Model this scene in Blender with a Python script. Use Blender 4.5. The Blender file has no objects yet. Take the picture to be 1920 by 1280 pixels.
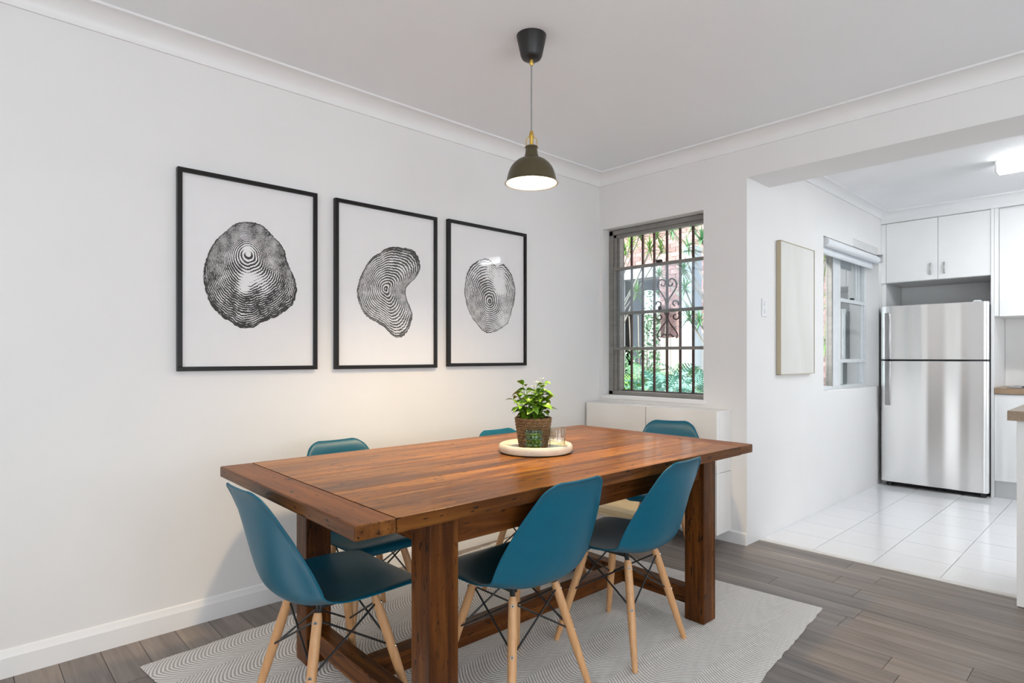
import bpy, math, random
from mathutils import Vector, Matrix
random.seed(7)
rnd = random.Random(11)
PI = math.pi
S = bpy.context.scene
COL = S.collection

# ------------------------------------------------------------------ camera, world, lights, exposure
F_PX, YAW, HOR, CAM_H = 1116.76, math.radians(46.871), 668.74, 1.17
cam = bpy.data.cameras.new('camera')
cam.sensor_width = 36.0
cam.lens = F_PX / 1920 * 36
cam.shift_y = (HOR - 640) / 1920
cam.clip_start = 0.05
camo = bpy.data.objects.new('camera', cam)
camo.location = (0, 0, CAM_H)
camo.rotation_euler = (PI / 2, 0, YAW)
COL.objects.link(camo)
S.camera = camo
FW = Vector((-math.sin(YAW), math.cos(YAW), 0))
RT = Vector((math.cos(YAW), math.sin(YAW), 0))
def ray(u, v): return FW + (u - 960) / F_PX * RT + Vector((0, 0, -(v - HOR) / F_PX))
def at_y(u, v, y):
    d = ray(u, v); t = y / d.y; return Vector((0, 0, CAM_H)) + d * t
def at_x(u, v, x):
    d = ray(u, v); t = x / d.x; return Vector((0, 0, CAM_H)) + d * t
def proj(p):
    q = Vector(p) - Vector((0, 0, CAM_H)); w = q.dot(FW)
    return (960 + F_PX * q.dot(RT) / w, HOR - F_PX * q.z / w)

w = bpy.data.worlds.new('world'); S.world = w; w.use_nodes = True
bg = w.node_tree.nodes['Background']
bg.inputs['Color'].default_value = (0.88, 0.945, 1.0, 1)
bg.inputs['Strength'].default_value = 2.8

def area(name, loc, rot, sx, sy, power, col, spread=PI):
    l = bpy.data.lights.new(name, 'AREA'); l.shape = 'RECTANGLE'; l.size = sx; l.size_y = sy
    l.energy = power; l.color = col; l.spread = spread
    o = bpy.data.objects.new(name, l); o.location = loc; o.rotation_euler = rot; COL.objects.link(o); return o
# daylight through the big glazed doors behind the camera
area('daylight_garden_doors', (1.25, -2.72, 1.25), (PI / 2, 0, 0), 1.9, 2.1, 13, (1.0, 0.985, 0.97))
area('side_ceiling_fill', (2.52, 0.6, 1.05), (PI / 2 + .95, 0, PI / 2), 3.0, 2.0, 46, (0.84, 0.92, 1.0))  # added fill lamp at the right-hand opening, tilted up to brighten the ceiling
# daylight at the kitchen's other window (on the right, outside the frame)
area('daylight_kitchen_window', (2.52, 5.3, 1.5), (PI / 2, 0, PI / 2), 2.0, 1.2, 5, (0.90, 0.95, 1.0))
sun = bpy.data.lights.new('sun', 'SUN'); sun.energy = 12.0; sun.angle = math.radians(6); sun.color = (1, .97, .93)
suno = bpy.data.objects.new('sun', sun); suno.rotation_euler = (math.radians(48), 0, math.radians(-35)); COL.objects.link(suno)

S.view_settings.view_transform = 'Standard'
S.view_settings.look = 'None'
S.view_settings.exposure = 0.10
S.view_settings.gamma = 1.0
S.view_settings.use_curve_mapping = False
S.cycles.use_denoising = True
S.cycles.max_bounces = 10
S.cycles.diffuse_bounces = 6
S.cycles.glossy_bounces = 4
S.cycles.transmission_bounces = 8
S.cycles.transparent_max_bounces = 16
S.cycles.caustics_reflective = False
S.cycles.caustics_refractive = False
S.cycles.sample_clamp_indirect = 6.0

# ------------------------------------------------------------------ materials
def new_mat(name):
    m = bpy.data.materials.new(name); m.use_nodes = True
    nt = m.node_tree; b = nt.nodes['Principled BSDF']; return m, nt, b
def N(nt, t, **kw):
    n = nt.nodes.new(t)
    for k, v in kw.items():
        if k in n.inputs: n.inputs[k].default_value = v
        else: setattr(n, k, v)
    return n
def c4(c): return (c[0], c[1], c[2], 1)
def mat(name, c1, c2=None, scale=(8, 8, 8), rough=0.5, bump=0.0, metal=0.0, spec=0.5, coat=0.0, detail=4, dist=0.0, rvar=0.0, bdist=0.01, emit=None, estr=0.0, coat_rough=0.1):
    m, nt, b = new_mat(name)
    c2 = c2 or tuple(min(1, x * 0.93) for x in c1)
    tc = N(nt, 'ShaderNodeTexCoord')
    mp = N(nt, 'ShaderNodeMapping'); mp.inputs['Scale'].default_value = scale
    nt.links.new(tc.outputs['Object'], mp.inputs['Vector'])
    no = N(nt, 'ShaderNodeTexNoise'); no.inputs['Scale'].default_value = 1.0; no.inputs['Detail'].default_value = detail; no.inputs['Distortion'].default_value = dist
    vec = mp.outputs['Vector']
    if rvar:
        oi = N(nt, 'ShaderNodeObjectInfo'); ad = N(nt, 'ShaderNodeVectorMath', operation='MULTIPLY_ADD')
        nt.links.new(oi.outputs['Random'], ad.inputs[0]); ad.inputs[1].default_value = (37, 53, 71); nt.links.new(vec, ad.inputs[2]); vec = ad.outputs[0]
    nt.links.new(vec, no.inputs['Vector'])
    mr = N(nt, 'ShaderNodeMapRange'); mr.inputs[1].default_value = .3; mr.inputs[2].default_value = .7
    nt.links.new(no.outputs['Fac'], mr.inputs[0])
    mx = N(nt, 'ShaderNodeMix', data_type='RGBA'); mx.inputs[6].default_value = c4(c1); mx.inputs[7].default_value = c4(c2)
    nt.links.new(mr.outputs[0], mx.inputs[0])
    out = mx.outputs[2]
    if rvar:
        hs = N(nt, 'ShaderNodeHueSaturation'); m2 = N(nt, 'ShaderNodeMapRange')
        m2.inputs[3].default_value = 1 - rvar; m2.inputs[4].default_value = 1 + rvar
        nt.links.new(oi.outputs['Random'], m2.inputs[0]); nt.links.new(m2.outputs[0], hs.inputs['Value']); nt.links.new(out, hs.inputs['Color']); out = hs.outputs[0]
    nt.links.new(out, b.inputs['Base Color'])
    b.inputs['Roughness'].default_value = rough; b.inputs['Metallic'].default_value = metal
    b.inputs['Specular IOR Level'].default_value = spec; b.inputs['Coat Weight'].default_value = coat; b.inputs['Coat Roughness'].default_value = coat_rough
    if bump:
        bp = N(nt, 'ShaderNodeBump'); bp.inputs['Strength'].default_value = bump; bp.inputs['Distance'].default_value = bdist
        nt.links.new(no.outputs['Fac'], bp.inputs['Height']); nt.links.new(bp.outputs['Normal'], b.inputs['Normal'])
    if emit:
        b.inputs['Emission Color'].default_value = c4(emit); b.inputs['Emission Strength'].default_value = estr
    return m
def clear_glass(name, tint=(1, 1, 1), refl=0.08, haze=0.0, hazecol=(.8, .85, .9), rough=0.02):
    m, nt, b = new_mat(name); nt.nodes.remove(b); out = nt.nodes['Material Output']
    tr = N(nt, 'ShaderNodeBsdfTransparent'); tr.inputs[0].default_value = c4(tint)
    gl = N(nt, 'ShaderNodeBsdfGlossy'); gl.inputs['Roughness'].default_value = rough
    fr = N(nt, 'ShaderNodeFresnel')
    ge = N(nt, 'ShaderNodeNewGeometry'); io = N(nt, 'ShaderNodeMath', operation='MULTIPLY_ADD')
    nt.links.new(ge.outputs['Backfacing'], io.inputs[0]); io.inputs[1].default_value = 1 / 1.45 - 1.45; io.inputs[2].default_value = 1.45
    nt.links.new(io.outputs[0], fr.inputs[0])
    mu = N(nt, 'ShaderNodeMath', operation='MULTIPLY'); nt.links.new(fr.outputs[0], mu.inputs[0]); mu.inputs[1].default_value = refl / 0.04
    # slight variation of the pane so it is not perfectly even
    no = N(nt, 'ShaderNodeTexNoise'); no.inputs['Scale'].default_value = 3
    m1 = N(nt, 'ShaderNodeMath', operation='MULTIPLY_ADD'); nt.links.new(no.outputs['Fac'], m1.inputs[0]); m1.inputs[1].default_value = 0.4; m1.inputs[2].default_value = 0.8
    m3 = N(nt, 'ShaderNodeMath', operation='MULTIPLY'); m3.use_clamp = True; nt.links.new(mu.outputs[0], m3.inputs[0]); nt.links.new(m1.outputs[0], m3.inputs[1])
    mx = N(nt, 'ShaderNodeMixShader'); nt.links.new(m3.outputs[0], mx.inputs[0]); nt.links.new(tr.outputs[0], mx.inputs[1]); nt.links.new(gl.outputs[0], mx.inputs[2])
    res = mx if refl > 0 else tr
    if haze:
        df = N(nt, 'ShaderNodeBsdfDiffuse'); df.inputs[0].default_value = c4(hazecol)
        tl = N(nt, 'ShaderNodeBsdfTranslucent'); tl.inputs[0].default_value = c4(hazecol)
        a = N(nt, 'ShaderNodeMixShader'); a.inputs[0].default_value = .6; nt.links.new(df.outputs[0], a.inputs[1]); nt.links.new(tl.outputs[0], a.inputs[2])
        m2 = N(nt, 'ShaderNodeMixShader'); m2.inputs[0].default_value = haze; nt.links.new(mx.outputs[0], m2.inputs[1]); nt.links.new(a.outputs[0], m2.inputs[2]); res = m2
    nt.links.new(res.outputs[0], out.inputs[0]); return m

M = {}
M['wall'] = mat('wall_paint', (.80, .79, .78), (.78, .77, .76), (3, 3, 3), .6, .03, bdist=.004)
M['wallk'] = mat('kitchen_wall_paint', (.80, .80, .80), (.78, .78, .78), (3, 3, 3), .5, .03, bdist=.004)
M['ceil'] = mat('ceiling_paint', (.87, .885, .90), (.855, .87, .885), (2, 2, 2), .8)
M['ceilk'] = mat('kitchen_ceiling_paint', (.88, .885, .895), None, (2, 2, 2), .8)
M['trim'] = mat('trim_paint', (.84, .835, .83), (.82, .815, .81), (6, 6, 6), .4)
M['white_lam'] = mat('white_laminate', (.83, .83, .825), (.81, .81, .805), (5, 5, 5), .25)
M['white_gloss'] = mat('white_gloss_paint', (.84, .82, .80), (.82, .80, .78), (5, 5, 5), .22)
M['kick'] = mat('brushed_kickboard', (.62, .63, .63), (.56, .57, .57), (2, 2, 60), .35, metal=.6)
M['frame_black'] = mat('black_stained_wood', (.006, .005, .0045), (.010, .008, .007), (4, 60, 4), .38, .05, spec=.3)
M['paper'] = mat('art_paper', (.80, .79, .79), (.78, .77, .77), (20, 20, 20), .55)
M['paper'].node_tree.nodes['Principled BSDF'].inputs['Coat Weight'].default_value = 0.35; M['paper'].node_tree.nodes['Principled BSDF'].inputs['Coat Roughness'].default_value = 0.04
M['canvas'] = mat('pale_canvas', (.66, .65, .61), (.73, .72, .69), (6, 6, 1.2), .7, .05, detail=3)
M['canvas_frame'] = mat('pale_oak_frame', (.50, .43, .30), (.42, .35, .24), (30, 30, 3), .5, .1)
M['alu'] = mat('dull_aluminium', (.30, .285, .265), (.235, .225, .21), (10, 10, 40), .45, metal=.35)
M['alu_white'] = mat('white_powdercoat', (.72, .75, .77), (.66, .69, .71), (10, 10, 20), .4)
M['rust'] = mat('rusty_brown_iron', (.055, .026, .022), (.10, .045, .035), (40, 40, 12), .6, .3)
M['glass_clear'] = clear_glass('window_glass', (.97, .99, 1), .05)
M['glass_hazy'] = clear_glass('dusty_window_glass', (.92, .96, 1), .06, .10)
M['glass_frame'] = clear_glass('picture_glass', (.995, .995, .995), 0.0)
M['glass_grey'] = clear_glass('grey_reflecting_glass', (.75, .80, .82), .35, .25, (.62, .66, .67))
M['teal'] = mat('teal_polypropylene', (.0, .090, .148), (.0, .098, .158), (30, 30, 30), .40, .03, spec=.35, bdist=.002)
M['beech'] = mat('beech_leg', (.62, .34, .155), (.52, .27, .115), (90, 90, 5), .42, .05)
M['black_steel'] = mat('black_steel', (.012, .012, .012), (.02, .02, .02), (30, 30, 30), .4, spec=.5)
M['chrome'] = mat('zinc_bolt', (.75, .75, .74), (.6, .6, .6), (60, 60, 60), .25, metal=1)
M['dark'] = mat('dark_socket', (.02, .02, .02), None, (20, 20, 20), .6)
M['brass'] = mat('brushed_brass', (.75, .50, .12), (.62, .40, .09), (40, 40, 40), .3, metal=1)
M['shade'] = mat('dark_bronze_enamel', (.065, .050, .022), (.08, .06, .028), (20, 20, 4), .35)
M['shade_in'] = mat('white_enamel', (.9, .87, .8), None, (20, 20, 20), .5)
M['canopy'] = mat('black_plastic', (.012, .011, .010), None, (20, 20, 20), .42)
M['cord'] = mat('grey_textile_cord', (.16, .155, .15), (.42, .41, .40), (900, 900, 500), .8)
M['bulb'] = mat('lit_bulb', (1, .9, .7), None, (5, 5, 5), .5, emit=(1, .82, .52), estr=60)
M['batten'] = mat('lit_diffuser', (1, 1, 1), None, (5, 5, 5), .5, emit=(.95, .98, 1), estr=20)
M['rattan'] = mat('water_hyacinth_rope', (.25, .14, .058), (.12, .062, .024), (120, 120, 60), .75, .5, rvar=.1)
M['soil'] = mat('potting_soil', (.03, .02, .012), (.06, .04, .025), (90, 90, 90), .9, .6)
M['leaf'] = mat('green_leaf', (.085, .20, .008), (.17, .33, .014), (30, 30, 30), .4, .1, rvar=.5)
M['stem'] = mat('leaf_stem', (.20, .36, .05), (.15, .28, .04), (40, 40, 40), .5)
M['petal'] = mat('white_petal', (.85, .86, .72), (.8, .82, .6), (60, 60, 60), .5)
M['tray'] = mat('pale_travertine', (.72, .62, .46), (.80, .72, .58), (18, 18, 30), .4, .08, dist=1.5)
M['wax'] = mat('cream_wax', (.80, .74, .50), None, (30, 30, 30), .5)
M['glass_text'] = mat('frosted_lettering', (.92, .90, .88), None, (30, 30, 30), .7)
def true_glass(name, col, rough=0.0):
    m, nt, b = new_mat(name)
    b.inputs['Base Color'].default_value = c4(col); b.inputs['Transmission Weight'].default_value = 1.0
    b.inputs['Roughness'].default_value = rough; b.inputs['IOR'].default_value = 1.48
    no = N(nt, 'ShaderNodeTexNoise'); no.inputs['Scale'].default_value = 40
    bp = N(nt, 'ShaderNodeBump'); bp.inputs['Strength'].default_value = .03; nt.links.new(no.outputs['Fac'], bp.inputs['Height']); nt.links.new(bp.outputs[0], b.inputs['Normal'])
    return m
M['glass_green'] = clear_glass('green_pressed_glass', (.50, .66, .30), .08)
M['glass_tumbler'] = clear_glass('tumbler_glass', (.93, .97, .95), .09)
M['plast'] = mat('white_plastic', (.82, .82, .83), None, (20, 20, 20), .3)
M['board'] = mat('cream_board', (.74, .62, .40), (.70, .58, .37), (8, 8, 8), .5)
M['boxwhite'] = mat('white_card', (.80, .77, .75), None, (8, 8, 8), .55)
M['blind'] = mat('white_blind_fabric', (.78, .80, .83), (.74, .76, .79), (6, 6, 200), .6)
M['grout'] = mat('pale_grout', (.42, .42, .42), None, (30, 30, 30), .9)
M['tile'] = mat('white_floor_tile', (.80, .80, .815), (.775, .78, .795), (3, 3, 3), .16, rvar=.015)
M['threshold'] = mat('white_stone_threshold', (.70, .69, .67), (.62, .61, .59), (14, 14, 14), .4)
M['fbody'] = mat('fridge_side_grey', (.16, .16, .165), None, (30, 30, 30), .45, metal=.3)
M['fblack'] = mat('black_gasket', (.015, .015, .016), None, (30, 30, 30), .5)
M['worktop'] = mat('timber_look_worktop', (.34, .235, .15), (.26, .17, .105), (3, 60, 60), .35, .03, detail=6)
M['worktop2'] = mat('oak_look_benchtop', (.36, .27, .19), (.27, .20, .14), (60, 3, 60), .35, .03, detail=6)
M['steel'] = mat('satin_steel', (.40, .39, .39), (.34, .33, .33), (3, 200, 3), .25, metal=1)
M['brick'] = mat('red_brick', (.38, .235, .215), (.28, .165, .155), (25, 25, 25), .85, .3, rvar=.35)
M['mortar'] = mat('pale_mortar', (.82, .80, .77), (.76, .74, .71), (20, 20, 20), .9)
M['render'] = mat('grey_render', (.36, .41, .45), (.31, .36, .40), (3, 3, 3), .85)
M['whitewash'] = mat('white_painted_masonry', (.85, .85, .83), (.80, .80, .78), (4, 4, 4), .8)
M['fence'] = mat('weathered_fence', (.42, .46, .38), (.52, .50, .40), (40, 40, 3), .8)
M['gardenleaf'] = mat('garden_leaf', (.06, .17, .075), (.12, .27, .13), (9, 9, 9), .4, rvar=.4)
M['gardenleaf2'] = mat('bright_garden_leaf', (.14, .33, .04), (.09, .24, .03), (9, 9, 9), .45, rvar=.35)
M['blueleaf'] = mat('blue_green_leaf', (.11, .28, .22), (.17, .36, .30), (9, 9, 9), .4, rvar=.3)
M['branch'] = mat('grey_branch', (.22, .20, .17), (.32, .29, .25), (30, 30, 30), .9)
M['soilg'] = mat('garden_soil', (.08, .06, .04), (.14, .11, .08), (6, 6, 6), .95)
M['ironwhite'] = mat('white_painted_iron', (.70, .74, .76), None, (20, 20, 20), .5)

# floor planks: grey-brown oak, grain along X, tone differs from plank to plank
def plank_mat():
    m, nt, b = new_mat('grey_oak_plank')
    tc = N(nt, 'ShaderNodeTexCoord'); oi = N(nt, 'ShaderNodeObjectInfo')
    mp = N(nt, 'ShaderNodeMapping'); mp.inputs['Scale'].default_value = (1.6, 26, 1)
    nt.links.new(tc.outputs['Object'], mp.inputs['Vector'])
    ad = N(nt, 'ShaderNodeVectorMath', operation='MULTIPLY_ADD'); nt.links.new(oi.outputs['Random'], ad.inputs[0]); ad.inputs[1].default_value = (41, 57, 13); nt.links.new(mp.outputs[0], ad.inputs[2])
    n1 = N(nt, 'ShaderNodeTexNoise'); n1.inputs['Scale'].default_value = 1.0; n1.inputs['Detail'].default_value = 8; n1.inputs['Roughness'].default_value = .62; n1.inputs['Distortion'].default_value = .6
    nt.links.new(ad.outputs[0], n1.inputs['Vector'])
    n2 = N(nt, 'ShaderNodeTexNoise'); n2.inputs['Scale'].default_value = .35; n2.inputs['Detail'].default_value = 2
    nt.links.new(ad.outputs[0], n2.inputs['Vector'])
    cr = N(nt, 'ShaderNodeValToRGB'); e = cr.color_ramp.elements
    e[0].position = .28; e[0].color = (.125, .103, .092, 1); e[1].position = .75; e[1].color = (.30, .262, .24, 1)
    x = cr.color_ramp.elements.new(.5); x.color = (.205, .175, .158, 1)
    nt.links.new(n1.outputs['Fac'], cr.inputs[0])
    mx = N(nt, 'ShaderNodeMix', data_type='RGBA', blend_type='MULTIPLY'); mx.inputs[0].default_value = .8
    cr2 = N(nt, 'ShaderNodeValToRGB'); cr2.color_ramp.elements[0].position = .3; cr2.color_ramp.elements[0].color = (.72, .72, .76, 1); cr2.color_ramp.elements[1].position = .7; cr2.color_ramp.elements[1].color = (1.15, 1.08, 1.0, 1)
    nt.links.new(n2.outputs['Fac'], cr2.inputs[0]); nt.links.new(cr.outputs[0], mx.inputs[6]); nt.links.new(cr2.outputs[0], mx.inputs[7])
    hs = N(nt, 'ShaderNodeHueSaturation'); mr = N(nt, 'ShaderNodeMapRange'); mr.inputs[3].default_value = .84; mr.inputs[4].default_value = 1.16
    nt.links.new(oi.outputs['Random'], mr.inputs[0]); nt.links.new(mr.outputs[0], hs.inputs['Value']); nt.links.new(mx.outputs[2], hs.inputs['Color'])
    nt.links.new(hs.outputs[0], b.inputs['Base Color'])
    b.inputs['Roughness'].default_value = .38
    bp = N(nt, 'ShaderNodeBump'); bp.inputs['Strength'].default_value = .12; bp.inputs['Distance'].default_value = .003
    nt.links.new(n1.outputs['Fac'], bp.inputs['Height']); nt.links.new(bp.outputs[0], b.inputs['Normal'])
    return m
M['plank'] = plank_mat()
M['floor_joint'] = mat('dark_floor_joint', (.05, .042, .036), None, (10, 10, 10), .8)

# table timber: warm brown, glossy varnish, dark nicks; axis = grain direction
def timber(name, axis, c_dark, c_mid, c_light, rough, coat, gscale=1.0, saw=False):
    m, nt, b = new_mat(name)
    tc = N(nt, 'ShaderNodeTexCoord'); oi = N(nt, 'ShaderNodeObjectInfo')
    def mapped(along, across):
        mp = N(nt, 'ShaderNodeMapping'); s = [across] * 3; s[axis] = along; mp.inputs['Scale'].default_value = s
        nt.links.new(tc.outputs['Object'], mp.inputs['Vector'])
        ad = N(nt, 'ShaderNodeVectorMath', operation='MULTIPLY_ADD'); nt.links.new(oi.outputs['Random'], ad.inputs[0]); ad.inputs[1].default_value = (31, 47, 23); nt.links.new(mp.outputs[0], ad.inputs[2])
        return ad.outputs[0]
    n1 = N(nt, 'ShaderNodeTexNoise'); n1.inputs['Scale'].default_value = 1; n1.inputs['Detail'].default_value = 8; n1.inputs['Roughness'].default_value = .6; n1.inputs['Distortion'].default_value = .8
    nt.links.new(mapped(1.7 * gscale, 30 * gscale), n1.inputs['Vector'])
    cr = N(nt, 'ShaderNodeValToRGB'); e = cr.color_ramp.elements
    e[0].position = .25; e[0].color = c4(c_dark); e[1].position = .75; e[1].color = c4(c_light)
    x = e.new(.5); x.color = c4(c_mid)
    nt.links.new(n1.outputs['Fac'], cr.inputs[0])
    # broad tone patches
    n2 = N(nt, 'ShaderNodeTexNoise'); n2.inputs['Scale'].default_value = 1; n2.inputs['Detail'].default_value = 3
    nt.links.new(mapped(1.6, 7), n2.inputs['Vector'])
    cr2 = N(nt, 'ShaderNodeValToRGB'); cr2.color_ramp.elements[0].position = .3; cr2.color_ramp.elements[0].color = (.50, .46, .44, 1); cr2.color_ramp.elements[1].position = .68; cr2.color_ramp.elements[1].color = (1.15, 1.12, 1.05, 1)
    nt.links.new(n2.outputs['Fac'], cr2.inputs[0])
    mx = N(nt, 'ShaderNodeMix', data_type='RGBA', blend_type='MULTIPLY'); mx.inputs[0].default_value = .9
    nt.links.new(cr.outputs[0], mx.inputs[6]); nt.links.new(cr2.outputs[0], mx.inputs[7])
    # dark nicks and nail holes
    vo = N(nt, 'ShaderNodeTexNoise'); vo.inputs['Scale'].default_value = 1; vo.inputs['Detail'].default_value = 2
    nt.links.new(mapped(20, 95), vo.inputs['Vector'])
    nk = N(nt, 'ShaderNodeMapRange'); nk.inputs[1].default_value = .635; nk.inputs[2].default_value = .68
    nt.links.new(vo.outputs['Fac'], nk.inputs[0])
    mk = N(nt, 'ShaderNodeMix', data_type='RGBA'); mk.inputs[7].default_value = (.02, .009, .004, 1)
    nt.links.new(nk.outputs[0], mk.inputs[0]); nt.links.new(mx.outputs[2], mk.inputs[6])
    hs = N(nt, 'ShaderNodeHueSaturation'); mr = N(nt, 'ShaderNodeMapRange'); mr.inputs[3].default_value = .76; mr.inputs[4].default_value = 1.16
    nt.links.new(oi.outputs['Random'], mr.inputs[0]); nt.links.new(mr.outputs[0], hs.inputs['Value']); nt.links.new(mk.outputs[2], hs.inputs['Color'])
    nt.links.new(hs.outputs[0], b.inputs['Base Color'])
    b.inputs['Roughness'].default_value = rough; b.inputs['Coat Weight'].default_value = coat; b.inputs['Coat Roughness'].default_value = .12; b.inputs['Specular IOR Level'].default_value = .13
    bp = N(nt, 'ShaderNodeBump'); bp.inputs['Strength'].default_value = .16; bp.inputs['Distance'].default_value = .003
    hgt = n1.outputs['Fac']
    if saw:      # rough-sawn marks across the grain
        n3 = N(nt, 'ShaderNodeTexNoise'); n3.inputs['Scale'].default_value = 1; n3.inputs['Detail'].default_value = 2; nt.links.new(mapped(130, 2.5), n3.inputs['Vector'])
        ad3 = N(nt, 'ShaderNodeMath', operation='MULTIPLY_ADD'); nt.links.new(n3.outputs['Fac'], ad3.inputs[0]); ad3.inputs[1].default_value = 1.1; nt.links.new(hgt, ad3.inputs[2]); hgt = ad3.outputs[0]
        bp.inputs['Strength'].default_value = .35
    nt.links.new(hgt, bp.inputs['Height']); nt.links.new(bp.outputs[0], b.inputs['Normal'])
    return m
TT = ((.065, .017, .003), (.275, .100, .011), (.48, .215, .030))
M['top_y'] = timber('varnished_tabletop_timber', 1, *TT, .33, .10)
M['top_x'] = timber('varnished_end_board_timber', 0, (.07, .019, .003), (.19, .062, .010), (.31, .118, .020), .38, .03)
M['edge_y'] = timber('table_edge_painted_shade', 1, (.045, .014, .004), (.13, .044, .009), (.22, .085, .017), .34, .1)  # both edge timbers: shade of the tabletop's side faces put into the colour
M['edge_x'] = timber('end_edge_painted_shade', 0, (.05, .016, .004), (.14, .050, .011), (.23, .095, .022), .34, .1)
TB = ((.030, .009, .002), (.11, .035, .007), (.25, .092, .018))
M['base_x'] = timber('dark_brown_timber_cross', 0, *TB, .36, .1)
M['base_y'] = timber('dark_brown_timber_long', 1, *TB, .36, .1)
M['base_z'] = timber('dark_brown_timber_post', 2, *TB, .36, .1, saw=True)

# stainless steel with a vertical brushed sheen
def stainless():
    m, nt, b = new_mat('stainless_steel')
    b.inputs['Base Color'].default_value = (.92, .92, .915, 1); b.inputs['Metallic'].default_value = 1; b.inputs['Roughness'].default_value = .22
    b.inputs['Anisotropic'].default_value = .85
    tg = N(nt, 'ShaderNodeTangent', direction_type='RADIAL', axis='Z'); nt.links.new(tg.outputs[0], b.inputs['Tangent'])
    b.inputs['Anisotropic Rotation'].default_value = .25
    tc = N(nt, 'ShaderNodeTexCoord'); mp = N(nt, 'ShaderNodeMapping'); mp.inputs['Scale'].default_value = (2.6, 1, .16)
    nt.links.new(tc.outputs['Object'], mp.inputs['Vector'])
    no = N(nt, 'ShaderNodeTexNoise'); no.inputs['Scale'].default_value = 1; no.inputs['Detail'].default_value = 2; nt.links.new(mp.outputs[0], no.inputs['Vector'])
    bp = N(nt, 'ShaderNodeBump'); bp.inputs['Strength'].default_value = .25; bp.inputs['Distance'].default_value = .02
    nt.links.new(no.outputs['Fac'], bp.inputs['Height']); nt.links.new(bp.outputs[0], b.inputs['Normal'])
    return m
M['stainless'] = stainless()

# woven rug: wavy herringbone twill
def rug_mat():
    m, nt, b = new_mat('herringbone_wool')
    tc = N(nt, 'ShaderNodeTexCoord'); sp = N(nt, 'ShaderNodeSeparateXYZ'); nt.links.new(tc.outputs['Object'], sp.inputs[0])
    def mth(op, a, b_=None, c_=None):
        n = N(nt, 'ShaderNodeMath', operation=op)
        for i, v in enumerate((a, b_, c_)):
            if v is None: continue
            if isinstance(v, (int, float)): n.inputs[i].default_value = v
            else: nt.links.new(v, n.inputs[i])
        return n.outputs[0]
    X, Y = sp.outputs[0], sp.outputs[1]
    pp = mth('PINGPONG', X, .115)                       # zigzag columns along the rug
    sm = mth('SINE', mth('MULTIPLY', pp, PI / .115 / 2))
    off = mth('MULTIPLY_ADD', sm, .045, mth('MULTIPLY', pp, .25))
    yy = mth('ADD', Y, off)
    st = mth('SINE', mth('MULTIPLY', yy, 2 * PI / .0142))
    st2 = mth('MULTIPLY_ADD', st, .5, .5)
    wv = mth('MULTIPLY', mth('SINE', mth('MULTIPLY', X, 2 * PI / .0075)), mth('SINE', mth('MULTIPLY', Y, 2 * PI / .0075)))
    no = N(nt, 'ShaderNodeTexNoise'); no.inputs['Scale'].default_value = 260; nt.links.new(tc.outputs['Object'], no.inputs['Vector'])
    f = mth('ADD', mth('MULTIPLY_ADD', wv, .22, st2), mth('MULTIPLY_ADD', no.outputs['Fac'], .5, -.25))
    mr = N(nt, 'ShaderNodeMapRange'); mr.inputs[1].default_value = .12; mr.inputs[2].default_value = .62; nt.links.new(f, mr.inputs[0])
    mx = N(nt, 'ShaderNodeMix', data_type='RGBA'); mx.inputs[6].default_value = (.50, .455, .415, 1); mx.inputs[7].default_value = (.92, .88, .84, 1)
    nt.links.new(mr.outputs[0], mx.inputs[0]); nt.links.new(mx.outputs[2], b.inputs['Base Color'])
    b.inputs['Roughness'].default_value = .95; b.inputs['Specular IOR Level'].default_value = .1
    bp = N(nt, 'ShaderNodeBump'); bp.inputs['Strength'].default_value = .6; bp.inputs['Distance'].default_value = .004
    nt.links.new(f, bp.inputs['Height']); nt.links.new(bp.outputs[0], b.inputs['Normal'])
    return m
M['rug'] = rug_mat()

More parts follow.
